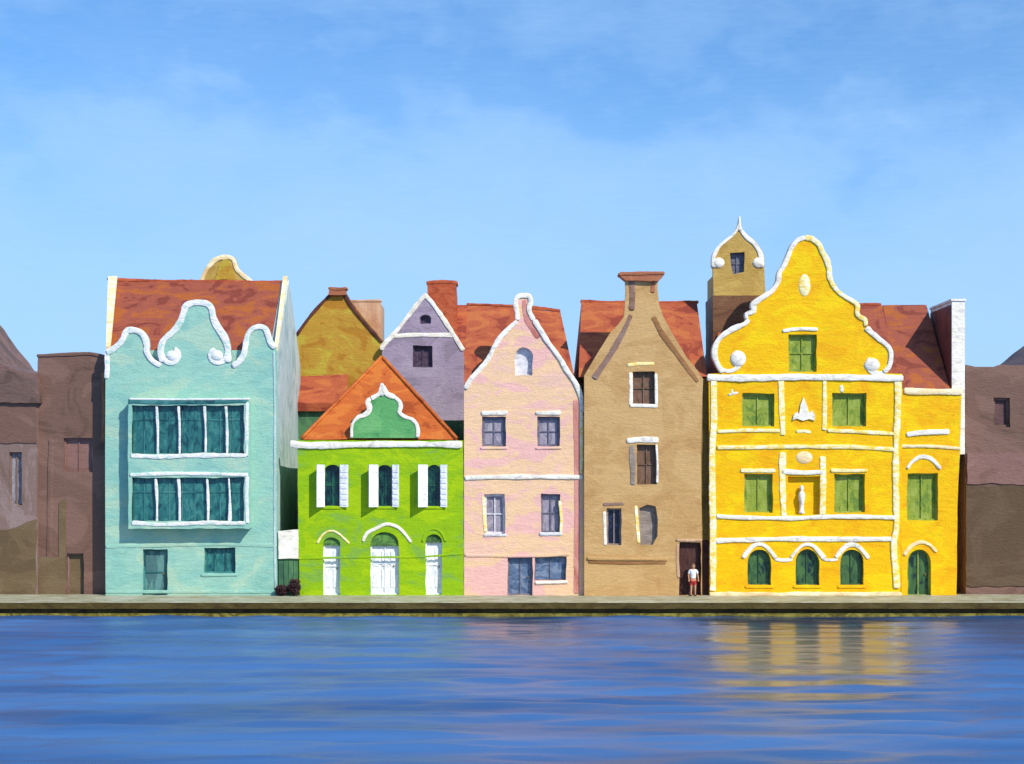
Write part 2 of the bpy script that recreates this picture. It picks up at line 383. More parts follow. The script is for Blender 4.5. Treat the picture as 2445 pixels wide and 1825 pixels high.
def roof_slope(name, mat, parent, l0, r0, eY, epy, l1, r1, rY, rpy, back=True, th=0.18, zb=None):
    """roof with its ridge along the street: front slope, back slope, closed ends"""
    m = Mesh()
    a = [Pt(l0, epy, eY), Pt(r0, epy, eY), Pt(r1, rpy, rY), Pt(l1, rpy, rY)]
    bY = 2 * rY - eY
    ez = a[0].z
    b = [Vector((a[0].x, bY, ez)), Vector((a[1].x, bY, ez))]
    vs = a + b
    # subdivided front slope with slightly sagging courses
    NX, NY = 22, 7; grid = []
    for j in range(NY + 1):
        for i in range(NX + 1):
            u, v = i / NX, j / NY
            p = a[0].lerp(a[1], u).lerp(a[3].lerp(a[2], u), v)
            p = p + Vector((0, 0, .05 * noise.noise((p.x * .6, p.z * .8, 4.2)) * (1 if 0 < i < NX else .6)))
            grid.append(p)
    fs = [(j * (NX + 1) + i, j * (NX + 1) + i + 1, (j + 1) * (NX + 1) + i + 1, (j + 1) * (NX + 1) + i) for j in range(NY) for i in range(NX)]
    o = len(grid); grid += b
    top = NY * (NX + 1)
    fs.append(tuple([o, o + 1] + [top + i for i in range(NX, -1, -1)]))
    fs.append(tuple([o] + [j * (NX + 1) for j in range(NY, -1, -1)]))
    fs.append(tuple([o + 1] + [j * (NX + 1) + NX for j in range(NY + 1)]))
    fs.append(tuple([o + 1, o] + [i for i in range(NX + 1)]))
    m.add(grid, fs)
    return m.build(name, M[mat], parent)
def ridge_cap(parent, mat, l, r, Y, py, w=.16):
    return part('ridge', mat, parent, lambda m: m.stroke([(l, py), ((l + r) / 2, py + .6), (r, py)], 7, Y, w, w, wob=.2))

# ------------------------------------------------------------------ the setting: ground, quay, water
QY = -5.0; WZ = -0.77
def setting(name, mat, fn):
    m = Mesh(); fn(m); o = m.build(name, M[mat] if isinstance(mat, str) else mat); o['kind'] = 'structure'; return o
setting('ground', 'earth', lambda m: m.add([(-1500, .6, -.02), (1500, .6, -.02), (1500, 2500, -.02), (-1500, 2500, -.02)], [(0, 1, 2, 3)]))
def pavement(m):
    xs = np.linspace(-60, 60, 161); vs = []
    for x in xs:
        e = .05 * noise.noise((x * .35, 1, 1)); e2 = .012 * noise.noise((x * .5, 5, 1))
        vs += [(x, QY - .02 + e, e2 - .035), (x, QY + .25, .0), (x, .8, .0)]
    n = len(xs)
    m.add(vs, [(3 * i + k, 3 * i + 3 + k, 3 * i + 4 + k, 3 * i + 1 + k) for i in range(n - 1) for k in range(2)])
setting('pavement', 'pave', pavement)
def quay(m, z0, z1, y0, y1, amp, sd):
    xs = np.linspace(-60, 60, 201); vs = []
    for x in xs:
        e = amp * (noise.noise((x * .35, sd, 1)) + .5 * noise.noise((x * 1.5, sd, 1))); z = amp * .5 * noise.noise((x * .6, sd, 9))
        vs += [(x, y0 + e, z0 + z), (x, y0 + e, z1), (x, y1, z1), (x, y1, z0 + z)]
    n = len(xs)
    m.add(vs, [(4 * i + k, 4 * i + (k + 1) % 4, 4 * i + 4 + (k + 1) % 4, 4 * i + 4 + k) for i in range(n - 1) for k in range(4)] + [(0, 1, 2, 3), (4 * n - 4, 4 * n - 3, 4 * n - 2, 4 * n - 1)])
setting('quay_edge', 'quaycap', lambda m: quay(m, -.36, -.045, QY, QY + 1.2, .05, 1))
setting('quay_wall', 'quaywall', lambda m: quay(m, -2.5, -.362, QY + .34, QY + 1.5, .04, 4))
setting('quay_footing', 'algae', lambda m: quay(m, -2.5, -.62, QY + .08, QY + .5, .07, 8))

def water_mat():
    m = bpy.data.materials.new('harbour_water'); m.use_nodes = True; T = NT(m.node_tree)
    tc = T.n('ShaderNodeTexCoord').outputs['Object']
    big = T.noise(tc, (.035, .22, 1), 1.0, 3, .8, .55)
    c = T.ramp(big, [(.36, (.016, .070, .215)), (.62, (.042, .130, .33))])
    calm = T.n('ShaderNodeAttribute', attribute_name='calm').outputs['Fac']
    c = T.mix(calm, c, (.010, .034, .085))  # body colour darkened inside the slicks so the golden reflection stands out
    ch = T.noise(tc, (.7, 3.6, 1), 1.0, 3, .6, .6)
    h = T.math('MULTIPLY', ch, T.math('SUBTRACT', 1.0, T.math('MULTIPLY', calm, .8)))
    b = T.n('ShaderNodeBump'); b.inputs['Strength'].default_value = .25; b.inputs['Distance'].default_value = .08
    T.l(h, b.inputs['Height'])
    p = T.n('ShaderNodeBsdfPrincipled'); T.l(c, p.inputs['Base Color']); T.l(b.outputs[0], p.inputs['Normal'])
    T.l(T.math('SUBTRACT', .38, T.math('MULTIPLY', calm, .22)), p.inputs['Roughness']); p.inputs['IOR'].default_value = 1.7
    o = T.n('ShaderNodeOutputMaterial'); T.l(p.outputs[0], o.inputs[0]); return m
def water():
    """harbour surface: wind ripples, smoother slicks in the lee of the quay; 'calm' is kept per vertex for the ripple roughness"""
    xs = np.concatenate([[-600, -200, -80], np.arange(-36, 36.01, .3), [80, 200, 600]])
    ys = np.concatenate([[-500, -250, -120], np.arange(-62, -4.6, .16)])
    XX, YY = np.meshgrid(xs, ys); rg = np.random.RandomState(5); ZZ = np.zeros_like(XX)
    for k in range(46):
        L = rg.uniform(.8, 3.2); a = rg.normal(0, .22); q = 2 * np.pi / L
        amp = .0105 * L ** .8 * rg.uniform(.4, 1)
        ZZ += amp * np.sin(q * (XX * np.sin(a) + YY * np.cos(a)) + rg.uniform(0, 6.28)) * (.6 + .4 * np.sin(XX * rg.uniform(.1, .35) + rg.uniform(0, 6.28)))
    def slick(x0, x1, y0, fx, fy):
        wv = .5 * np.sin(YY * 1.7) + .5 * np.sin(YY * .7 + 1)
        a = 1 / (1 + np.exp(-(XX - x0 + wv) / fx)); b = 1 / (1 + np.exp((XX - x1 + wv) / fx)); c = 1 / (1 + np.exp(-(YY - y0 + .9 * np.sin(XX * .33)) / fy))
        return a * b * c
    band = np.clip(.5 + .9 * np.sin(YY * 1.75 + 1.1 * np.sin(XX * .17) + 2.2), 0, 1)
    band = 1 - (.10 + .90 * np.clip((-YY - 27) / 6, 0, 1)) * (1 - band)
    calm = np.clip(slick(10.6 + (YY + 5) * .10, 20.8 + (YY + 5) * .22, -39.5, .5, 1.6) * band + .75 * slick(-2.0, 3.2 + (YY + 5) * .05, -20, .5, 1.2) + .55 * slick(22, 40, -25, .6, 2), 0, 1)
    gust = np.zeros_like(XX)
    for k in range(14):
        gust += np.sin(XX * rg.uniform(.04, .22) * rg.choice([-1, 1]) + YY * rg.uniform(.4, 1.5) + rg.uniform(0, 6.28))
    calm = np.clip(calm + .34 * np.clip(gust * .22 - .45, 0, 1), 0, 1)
    ZZ *= 1.25 * (1 - .82 * calm)
    ny, nx = XX.shape; m = Mesh()
    vs = [Vector((float(x), float(y), float(z) + WZ)) for x, y, z in zip(XX.ravel(), YY.ravel(), ZZ.ravel())]
    m.add(vs, [(j * nx + i, j * nx + i + 1, (j + 1) * nx + i + 1, (j + 1) * nx + i) for j in range(ny - 1) for i in range(nx - 1)], True)
    o = m.build('water', water_mat()); o['kind'] = 'structure'
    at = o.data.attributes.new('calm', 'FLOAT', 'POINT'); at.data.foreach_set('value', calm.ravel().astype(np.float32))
water()

# ------------------------------------------------------------------ teal house
GB = 1432   # walls run a little below the pavement
tg = [(252, 839), (266, 832), (286, 815), (298, 789), (314, 783), (335, 788), (350, 804), (356, 824), (356, 840), (367, 858), (386, 869)]
tm = [(383, 866), (379, 842), (381, 822), (390, 806), (411, 788), (426, 766), (434, 743), (440, 729), (455, 720), (475, 717), (497, 721), (509, 735), (513, 757), (524, 781), (538, 801), (547, 824), (549, 846), (548, 866)]
tr = [(552, 869), (563, 864), (576, 845), (581, 821), (587, 796), (600, 781), (620, 775), (636, 781), (643, 796), (648, 814), (660, 829)]
out = curve(tg) + curve(tm) + curve(tr) + [(661, 1000), (662, GB), (252, GB), (251, 1100)]
H = House('teal_house', 'teal plastered house with white scrolled three-humped gable and two stacked loggias', 'house', 'teal', 0, out, 457)
H.opening(rect(341, 1312, 400, 1421), 'door', 'teal_door', 'teal_shade', 4, (0, 1), handle=True)
H.opening(rect(487, 1308, 562, 1369), 'window', 'teal_glass', 'teal_shade', 4, (2, 0), sill=('teal', [(480, 1374), (568, 1373)], 7))
m = Mesh(); m.prism(out, 0, .30, H.holes)
m.box(X(252) + .03, X(661) - .46, .42, 9.95, -.3, Z(835))
m.build('wall', M['teal'], H.t)
# pale side wall: a gable end rising to the ridge
EZ = Z(838); RY = 5.0; RZ = Z(674, RY); xs_ = X(661)
def sidewall(m):
    prof = [(.302, -.3), (10, -.3), (10, EZ - .1), (RY, RZ + .12), (.302, EZ - .05)]
    a = [(xs_ - .45, y, z) for y, z in prof]; b = [(xs_, y, z) for y, z in prof]; n = len(prof)
    m.add(a + b, [tuple(range(n)), tuple(range(2 * n - 1, n - 1, -1))] + [(i, (i + 1) % n, n + (i + 1) % n, n + i) for i in range(n)])
part('side_wall', 'sidewhite', H.t, sidewall, 'pale whitewashed gable end facing the alley')
def verge(m, x0, x1, zl=.16):
    prof = [(.1, EZ + .0), (RY, RZ + .12), (RY, RZ + .36), (.1, EZ + .28)]
    a = [(x0[0], *prof[0]), (x0[1], *prof[1]), (x0[1], *prof[2]), (x0[0], *prof[3])]; b = [(x1[0], *prof[0]), (x1[1], *prof[1]), (x1[1], *prof[2]), (x1[0], *prof[3])]
    m.add(a + b, [(0, 1, 2, 3), (7, 6, 5, 4)] + [(i, (i + 1) % 4, 4 + (i + 1) % 4, 4 + i) for i in range(4)])
rf = roof_slope('roof', 'tealroof', H.t, 262, 652, .45, 838, 268, 676, RY, 672)
part('verge', 'cream', H.t, lambda m: verge(m, (X(253, .1), X(258, RY)), (X(264, .1), X(280, RY))))
part('verge', 'cream', H.t, lambda m: verge(m, (X(655, .1), X(676, RY)), (X(663.5, .1), X(686.5, RY))))
part('ridge', 'redbrick', rf, lambda m: m.stroke([(256, 667), (380, 671), (520, 672), (690, 674)], 7, RY, .14, .14, wob=.3))
H.strip('coping', 'tealwhite', tg, 19, .22, .38, inset=8, wob=.22)
H.strip('coping', 'tealwhite', tm, 20, .22, .38, inset=8, wob=.22)
H.strip('coping', 'tealwhite', tr, 18, .22, .38, inset=8, wob=.22)
def spiral(cx, cy, r0, r1, a0, turns, n=22):
    return [(cx + (r0 + (r1 - r0) * k / n) * math.cos(a0 + turns * 2 * math.pi * k / n), cy + (r0 + (r1 - r0) * k / n) * math.sin(a0 + turns * 2 * math.pi * k / n)) for k in range(n + 1)]
for cx, s_ in ((411, -1), (518, 1)):
    def scr(m, cx=cx, s_=s_):
        m.stroke(spiral(cx, 847, 24, 13, R(-10) if s_ > 0 else R(190), .72 * s_), 15, 0, .2, .02, wob=.25)
        m.dome(cx, 850, 15, 13, 0, .24)
    part('scroll', 'tealwhite', H.t, scr)
H.strip('corner_strip', 'tealwhite', [(255, 836), (256, 880), (254, 905)], 13, .12)
part('rainwater_pipe', 'sidewhite', H.t, lambda m: m.stroke([(654, 840), (656, 1000), (655, 1200), (657, 1415)], 5, 0, .12, smooth=False))
H.strip('string_course', 'teal', [(252, 1306), (400, 1302), (520, 1300), (661, 1303)], 11, .10)
H.strip('plinth', 'teal', [(252, 1414), (450, 1413), (661, 1414)], 10, .10)
# projecting two-storey loggia
BY = -.75
def lx(p): return CX + (p - CX) * (D) / (D)  # loggia edges are read on its own plane
bay_out = wob(rect(306, 951, 596, 1263), 1.0)
h1 = wob(rect(314, 968, 583, 1084), 1.2); h2 = wob(rect(314, 1141, 583, 1245), 1.2)
def bay(m):
    m.prism(bay_out, BY, BY + .16, [h1, h2])
    x0, x1 = X(306, BY) + .01, X(596, BY) - .01; z0, z1 = Z(1263, BY) + .03, Z(951, BY) - .03
    m.box(x0, x0 + .12, BY + .162, -.002, z0, z1); m.box(x1 - .12, x1, BY + .162, -.002, z0, z1)
    m.box(x0 + .122, x1 - .122, BY + .162, -.002, z1 - .12, z1); m.box(x0 + .122, x1 - .122, BY + .162, -.002, z0, z0 + .14)
    m.box(x0 + .122, x1 - .122, BY + .162, -.002, Z(1128, BY), Z(1100, BY))
bo = part('loggia', 'teal', H.t, bay)
for (a, b) in ((960, 1092), (1132, 1252)):
    part('glazing', 'teal_glass', bo, lambda m, a=a, b=b: m.box(X(308, BY) + .16, X(594, BY) - .16, -.45, -.40, Z(min(b, 1248), BY) if a > 1000 else Z(1098, BY), Z(max(a, 957), BY) if a < 1000 else Z(1129, BY)))
def mull(m):
    for y0, y1 in ((966, 1086), (1139, 1247)):
        for k in range(1, 9):
            xx = 312 + 272 * k / 9; m.box(X(xx - 1.2, BY), X(xx + 1.2, BY), -.49, -.452, Z(y1, BY), Z(y0, BY))
        m.box(X(312, BY), X(584, BY), -.487, -.4525, Z(y0 + 38, BY), Z(y0 + 35, BY))
part('glazing_bar', 'teal_shade', bo, mull)
for pts, y0, y1 in (((376, 428, 490, 541), 972, 1082), ((374, 428, 496, 548), 1145, 1243)):
    for px in pts:
        part('column', 'tealwhite', bo, lambda m, px=px: m.stroke([(px - 2, y0 - 3), (px + 1, (y0 + y1) / 2), (px + 1, y1 + 3)], 6.5, BY + .08, .07, .06, wob=.3))
part('ledge', 'tealwhite', bo, lambda m: m.stroke([(312, 1088), (380, 1091), (450, 1088), (588, 1088)], 13, BY, .16, wob=.25))
part('ledge', 'tealwhite', bo, lambda m: m.stroke([(314, 1249), (390, 1253), (480, 1249), (586, 1250)], 12, BY, .16, wob=.3))
part('cornice', 'teal_shade', bo, lambda m: m.stroke([(306, 960), (430, 961), (590, 958)], 12, BY, .14))
part('cornice', 'tealwhite', bo, lambda m: m.stroke([(308, 953), (430, 954), (596, 953)], 5, BY, .2))
part('cornice', 'tealwhite', bo, lambda m: m.stroke([(310, 1134), (440, 1131), (592, 1134)], 11, BY, .16))
part('jamb', 'tealwhite', bo, lambda m: m.stroke([(590, 962), (589, 1020), (589, 1090)], 8, BY, .10))
part('jamb', 'tealwhite', bo, lambda m: m.stroke([(590, 1138), (589, 1190), (591, 1250)], 11, BY, .10))

# far ochre gable peeping over the teal roof
Y = 13
G = House('ochre_gable_house', 'small ochre gable peeping over the teal house roof ridge', 'house', 'ochre', Y, [(476, 690), (484, 660), (500, 632), (520, 613), (560, 615), (567, 642), (592, 662), (606, 690), (606, 1300), (476, 1300)], 541)
G.wall(6, 700, 480, 602)
G.strip('coping', 'cream', [(478, 672), (490, 645), (512, 620), (538, 612), (558, 618), (568, 643), (592, 664), (606, 676)], 12, .2, .3, inset=4, wob=.3)
part('gable_panel', 'gold', G.t, lambda m: m.prism(wob([(512, 668), (524, 636), (533, 622), (546, 622), (556, 640), (562, 668)]), Y - .07, Y - .002))

# ------------------------------------------------------------------ left and right dull brown houses
L1 = House('brown_gable_house', 'dull brown house with sloping roof at the left edge of the photo', 'house', 'mauvehouse', .8, wob([(-190, 960), (88, 960), (88, GB + 8), (-190, GB + 8)], .5), -50)
for a, b, c, d_ in ((22, 1080, 52, 1206),):
    L1.opening(rect(a, b, c, d_), 'window', 'duskpane', 'mauvehouse', 3, (1, 0))
L1.wall(9, 960, -190, 88)
def hip(m, pts, yb):
    a = [Pt(*p) for p in pts]; m.add(a + [Vector((v.x, yb, v.z)) for v in a], [tuple(range(len(a)))] + [tuple(range(2 * len(a) - 1, len(a) - 1, -1))] + [(i, (i + 1) % len(a), len(a) + (i + 1) % len(a), len(a) + i) for i in range(len(a))])
part('roof', 'duskroof', L1.t, lambda m: m.prism(wob([(-200, 962), (-200, 668), (-114, 742), (-66, 806), (-24, 861), (40, 884), (88, 892), (94, 962)], 1.5), .55, 9, Yref=.55))
part('upper_wall', 'brownhouse', L1.t, lambda m: m.prism(wob(rect(-189, 964, 87, 1058), 1.5), .74, .798), 'dark brown upper wall')
part('lower_wall', 'olivehouse', L1.t, lambda m: m.prism(wob([(-189, 1262), (18, 1266), (87, 1240), (87, 1430), (-189, 1430)], 2), .75, .798), 'olive brown lower wall')
L2 = House('brown_flat_house', 'dull brown flat-topped house directly left of the teal house', 'house', 'brownhouse', 1.1, wob([(90, 846), (150, 844), (214, 841), (254, 850), (255, GB + 8), (90, GB + 8)], 1.2), 170)
L2.opening(rect(152, 1046, 220, 1128), 'window', 'duskpink', 'duskpink', 4, (1, 0))
L2.opening(rect(160, 1322, 200, 1425), 'door', 'olivehouse', 'mauvehouse', 3, handle=True)
L2.wall(9, 852, 92, 252)
part('lower_wall', 'olivehouse', L2.t, lambda m: m.prism(wob([(140, 1200), (156, 1190), (156, 1430), (92, 1430), (92, 1330), (140, 1330)], 1), 1.05, 1.098), 'olive brown lower wall')
L2.strip('cornice', 'brownhouse', [(88, 850), (150, 847), (214, 845), (254, 854)], 9, .2)
L2.strip('rainwater_pipe', 'brownhouse', [(122, 1050), (120, 1180), (118, 1310), (118, 1415)], 17, .16, wob=.1)
L2.strip('corner_strip', 'rust', [(246, 890), (247, 980), (246, 1056)], 7, .08)
R1 = House('brown_corner_house', 'dull brown house with pinkish band at the right edge of the photo', 'house', 'brownhouse', 1.0, wob([(2306, 872), (2356, 884), (2386, 872), (2640, 872), (2640, GB + 8), (2306, GB + 8)], 1), 2460)
R1.opening(rect(2372, 950, 2412, 1020), 'window', 'maroondusk', 'brownhouse', 6, (0, 0))
R1.opening(rect(2520, 1300, 2570, 1425), 'door', 'dullbrown', 'dullbrown', 3, handle=True)
R1.wall(9, 875, 2308, 2638)
part('roof', 'duskroof', R1.t, lambda m: m.prism(wob([(2368, 886), (2466, 870), (2493, 849), (2561, 795), (2640, 742), (2660, 884)], 1.5), 1.35, 10, Yref=1.35))
part('lower_wall', 'lowolive', R1.t, lambda m: m.prism(wob(rect(2307, 1160, 2638, 1400), 1.5), .94, .998), 'dark olive brown lower wall')
part('band', 'duskpink', R1.t, lambda m: m.prism(wob(rect(2308, 1082, 2638, 1156), 2.0), .93, .998))

# ------------------------------------------------------------------ houses behind the row, between teal and pink
Y = 9.0
G = House('dark_green_house', 'dark green low house with small terracotta roof behind the lime green house', 'house', 'darkgreen', Y, wob([(702, 957), (905, 957), (905, 1004), (1112, 1004), (1112, 1400), (702, 1400)], .8), 905)
G.wall(1.6 + 0, 1010, 706, 1108)
def lowroof(m):
    a = [Pt(700, 963, Y - .35), Pt(830, 963, Y - .35), Pt(830, 894, Y + 1.55), Pt(700, 900, Y + 1.55)]
    m.add(a + [v + Vector((0, .05, -.5)) for v in a], [(0, 1, 2, 3), (7, 6, 5, 4), (0, 1, 5, 4), (1, 2, 6, 5), (2, 3, 7, 6), (3, 0, 4, 7)])
part('roof', 'roof', G.t, lowroof)
Y = 11.5
G = House('golden_ochre_house', 'golden ochre gabled house with dark brown verges behind the lime green house', 'house', 'gold', Y, wob([(709, 795), (787, 702), (826, 702), (912, 812), (912, 1200), (709, 1200)], .8), 810)
G.wall(6, 815, 712, 908)
G.strip('verge', 'darkrake', [(706, 800), (735, 760), (765, 725), (789, 700)], 10, .3, .5, inset=4, wob=.25)
G.strip('verge', 'darkrake', [(824, 700), (845, 735), (880, 778), (914, 816)], 11, .3, .5, inset=4, wob=.25)
def capch(m):
    m.prism(wob([(786, 706), (788, 687), (825, 688), (827, 706)], .8), Y - .3, Y + .5, Yref=Y); m.stroke([(784, 688), (806, 691), (828, 688)], 7, Y - .3, .1, .8, wob=.2)
part('chimney', 'rust', G.t, capch)
part('roof', 'roof', G.t, lambda m: m.prism([(716, 798), (788, 712), (825, 712), (904, 812)], Y + .42, Y + 6, Yref=Y))
Y = 17
G = House('tan_block_house', 'plain tan flat-topped block rising behind the golden ochre gable', 'house', 'peach', Y, wob([(838, 717), (909, 716), (910, 1100), (838, 1100)], .8), 874)
G.wall(4, 722, 840, 907)
G.strip('coping', 'peach', [(836, 719), (911, 718)], 6, .15, .3)
Y = 11.0
pur = [(912, 826), (940, 796), (975, 752), (1000, 720), (1016, 702), (1032, 720), (1055, 752), (1085, 797), (1107, 832)]
G = House('lilac_house', 'lilac gabled house with white copings behind the pink house and lime green house', 'house', 'lilac', Y, pur + [(1107, 1200), (912, 1200)], 1010)
G.opening(wob(archpoly(1001, 751, 1029, 774, 11), .5), 'window', 'plum', 'lilac', 2)
G.opening(rect(985, 826, 1033, 877), 'window', 'plum', 'plum', 4, (1, 0))
G.wall(6, 838, 916, 1103)
G.strip('coping', 'white', [(908, 836), (914, 822), (940, 794), (975, 750), (1000, 718), (1015, 701)], 13, .2, .4, inset=5, wob=.25)
G.strip('coping', 'white', [(1015, 701), (1032, 719), (1055, 750), (1085, 796), (1109, 836)], 15, .2, .4, inset=5, wob=.25)
G.strip('string_course', 'white', [(938, 803), (1000, 800), (1086, 801)], 13, .14)
part('roof', 'roof', G.t, lambda m: m.prism([(920, 834), (1016, 716), (1099, 834)], Y + .42, Y + 6, Yref=Y))
Y = 17.5
G = House('red_roof_house', 'terracotta roofed house with brick chimney behind the lilac gable', 'house', 'rust', Y, wob(rect(1010, 870, 1240, 1200), .5), 1120)
G.wall(8.5, 872, 1012, 1238)
rf = roof_slope('roof', 'roof', G.t, 1006, 1244, Y - .3, 872, 1012, 1240, Y + 4.5, 728)
def bch(m):
    m.prism(wob([(1021, 800), (1020, 676), (1089, 674), (1092, 800)], .8), Y + 2.4, Y + 4, Yref=Y + 2.4); m.stroke([(1018, 676), (1055, 673), (1092, 675)], 9, Y + 2.4, .12, 1.7)
part('chimney', 'redbrick', rf, bch)

# ------------------------------------------------------------------ lime green house
H = House('lime_house', 'lime green two-storey house with orange pyramid roof and white doors', 'house', 'lime', 0, wob([(710, 1052), (1106, 1052), (1107, 1250), (1107, GB), (716, GB), (712, 1250)], .6), 908)
for (a, b, l0, l1, r0, r1) in ((775, 811, 760, 776, 812, 832), (903, 936, 883, 903, 937, 953), (1021, 1051, 1000, 1021, 1051, 1067)):
    wn = H.opening(archpoly(a, 1110, b, 1209, 12), 'window', 'bottle', 'bottle', 2, (1, 1), sill=('lime', [(a - 6, 1213), (b + 6, 1213)], 6))
    for side, (p, q) in ((-1, (l0, l1)), (1, (r0, r1))):
        def shut(m, side=side, p=p, q=q, a=a, b=b):
            hx = a - 1 if side < 0 else b + 1                      # hinge line
            wd = abs(q - p) / 42; prot = .50 if side < 0 else .10
            x0 = X(hx); x1 = x0 + side * wd
            ztop, zb = Z(1110), Z(1211)
            n = Vector((side * -prot, -wd, 0)).normalized() * .05
            def slab(u0, u1, za, zc, t0, t1):
                A = Vector((x0 + side * wd * u0, -.02 - prot * u0, 0)); B = Vector((x0 + side * wd * u1, -.02 - prot * u1, 0))
                vs = []
                for P_ in (A, B):
                    for t in (t0, t1):
                        for z in (za, zc): vs.append((P_.x + n.x * t, P_.y + n.y * t, z))
                m.add(vs, [(0, 1, 3, 2), (4, 6, 7, 5), (0, 2, 6, 4), (1, 5, 7, 3), (0, 4, 5, 1), (2, 3, 7, 6)])
            slab(0, 1, zb, ztop, 0, 1)
            for k in range(7):
                z0 = zb + .12 + (ztop - zb - .24) * k / 7
                slab(.12, .88, z0, z0 + (ztop - zb - .3) / 7 * .6, 1.02, 1.5)
        part('shutter', 'door_white', wn, shut)
for (x0, x1, top, fy, nb) in ((771, 812, 1283, 1304, 0), (884, 953, 1270, 1305, 1), (1016, 1055, 1275, 1297, 0)):
    dr = H.opening(archpoly(x0, top, x1, 1421, fy - top - 3), 'door', 'door_white', 'door_white', 3, (nb, 1), handle=True)
    part('fanlight', 'fanlight', dr, lambda m, x0=x0, x1=x1, top=top, fy=fy: m.prism(scaled(archpoly(x0, top, x1, fy, fy - top - 3), -1), .14, .2, Yref=0))
    part('panel', 'door_white', dr, lambda m, x0=x0, x1=x1, fy=fy: [m.box(X(x0 + 6 + (x1 - x0 - 6) * k / (nb + 2)), X(x0 + (x1 - x0 - 6) * (k + 1) / (nb + 2)), .268, .302, Z(y1), Z(y0)) for k in range(nb + 2) for y0, y1 in ((fy + 12, 1352), (1362, 1404))])
H.strip('arch_trim', 'warmwhite', [(757, 1298), (772, 1276), (790, 1268), (808, 1274), (834, 1298)], 6, .14)
H.strip('arch_trim', 'white', [(866, 1294), (876, 1274), (896, 1263), (922, 1252), (948, 1258), (966, 1274), (982, 1296)], 8, .18)
H.strip('arch_trim', 'lime', [(1008, 1294), (1018, 1272), (1036, 1263), (1054, 1272), (1064, 1294)], 6, .14)
H.strip('string_course', 'lime', [(712, 1334), (850, 1331), (1000, 1330), (1106, 1322)], 5, .10)
H.wall(8, 1052, 712, 1105)
H.strip('cornice', 'white', [(692, 1060), (760, 1064), (900, 1061), (1103, 1062)], 21, .38, .25)
def pyr(m):
    e = [Pt(718, 1050, .1), Pt(1092, 1050, .1)]; ap = Pt(912, 852, 4.2)
    zb = e[0].z; bk = [Vector((e[1].x, 8.2, zb)), Vector((e[0].x, 8.2, zb))]
    N = 14
    def face(a, b):
        vs = []; fs = []
        for j in range(N):
            for i in range(N + 1):
                p = a.lerp(b, i / N).lerp(ap, j / N); p += Vector((0, 0, .045 * noise.noise((p.x * .7, p.y, p.z))))
                vs.append(p)
        vs.append(ap); T_ = len(vs) - 1
        for j in range(N - 1):
            for i in range(N): fs.append((j * (N + 1) + i, j * (N + 1) + i + 1, (j + 1) * (N + 1) + i + 1, (j + 1) * (N + 1) + i))
        for i in range(N): fs.append(((N - 1) * (N + 1) + i, (N - 1) * (N + 1) + i + 1, T_))
        m.add(vs, fs)
    face(e[0], e[1]); face(e[1], bk[0]); face(bk[0], bk[1]); face(bk[1], e[0])
    m.add(e + bk, [(0, 1, 2, 3)])
rf = part('roof', 'orange', H.t, pyr)
def hiprib(m, a, b):
    A, B = Pt(*a), Pt(*b); d_ = (B - A); n1 = d_.cross(Vector((0, 0, 1))).normalized() * .11; n2 = n1.cross(d_).normalized() * .11
    vs = []; NN = 18
    for k in range(NN + 1):
        p = A.lerp(B, k / NN)
        for q in range(6):
            t = math.pi * q / 3; r_ = 1 + .2 * noise.noise((k * .8, q, 2)); vs.append(p + n1 * math.cos(t) * r_ + n2 * math.sin(t) * r_)
    m.add(vs, [(k * 6 + q, k * 6 + (q + 1) % 6, k * 6 + 6 + (q + 1) % 6, k * 6 + 6 + q) for k in range(NN) for q in range(6)] + [tuple(range(6)), tuple(NN * 6 + q for q in range(6))], True)
part('hip_ridge', 'orange', rf, lambda m: hiprib(m, (720, 1047, .1), (912, 852, 4.2)))
part('hip_ridge', 'orange', rf, lambda m: hiprib(m, (1090, 1047, .1), (912, 852, 4.2)))
dg = [(838, 1046), (838, 1020), (843, 1006), (856, 994), (876, 986), (881, 974), (875, 960), (884, 950), (903, 940), (908, 930), (913, 920), (919, 930), (926, 940), (944, 947), (956, 959), (959, 973), (955, 984), (968, 994), (985, 1000), (996, 1014), (1000, 1030), (999, 1046)]
part('dormer_gable', 'green', H.t, lambda m: m.prism(curve(dg), -.06, .7), 'leaf green trefoil dormer gable with white edging')
dgo = H.t.children[-1]
part('coping', 'white', dgo, lambda m: m.stroke(dg[:8], 8, -.06, .16, .5, inset=2, wob=.3, w2=14))
part('coping', 'white', dgo, lambda m: m.stroke(dg[7:14], 15, -.06, .2, .5, inset=4, wob=.25))
part('coping', 'white', dgo, lambda m: m.stroke(dg[13:], 11, -.06, .16, .5, inset=3, wob=.3))
part('finial', 'white', dgo, lambda m: m.stroke([(912, 946), (911, 932), (912, 915)], 16, -.06, .2, .3, wob=.2, w2=9))

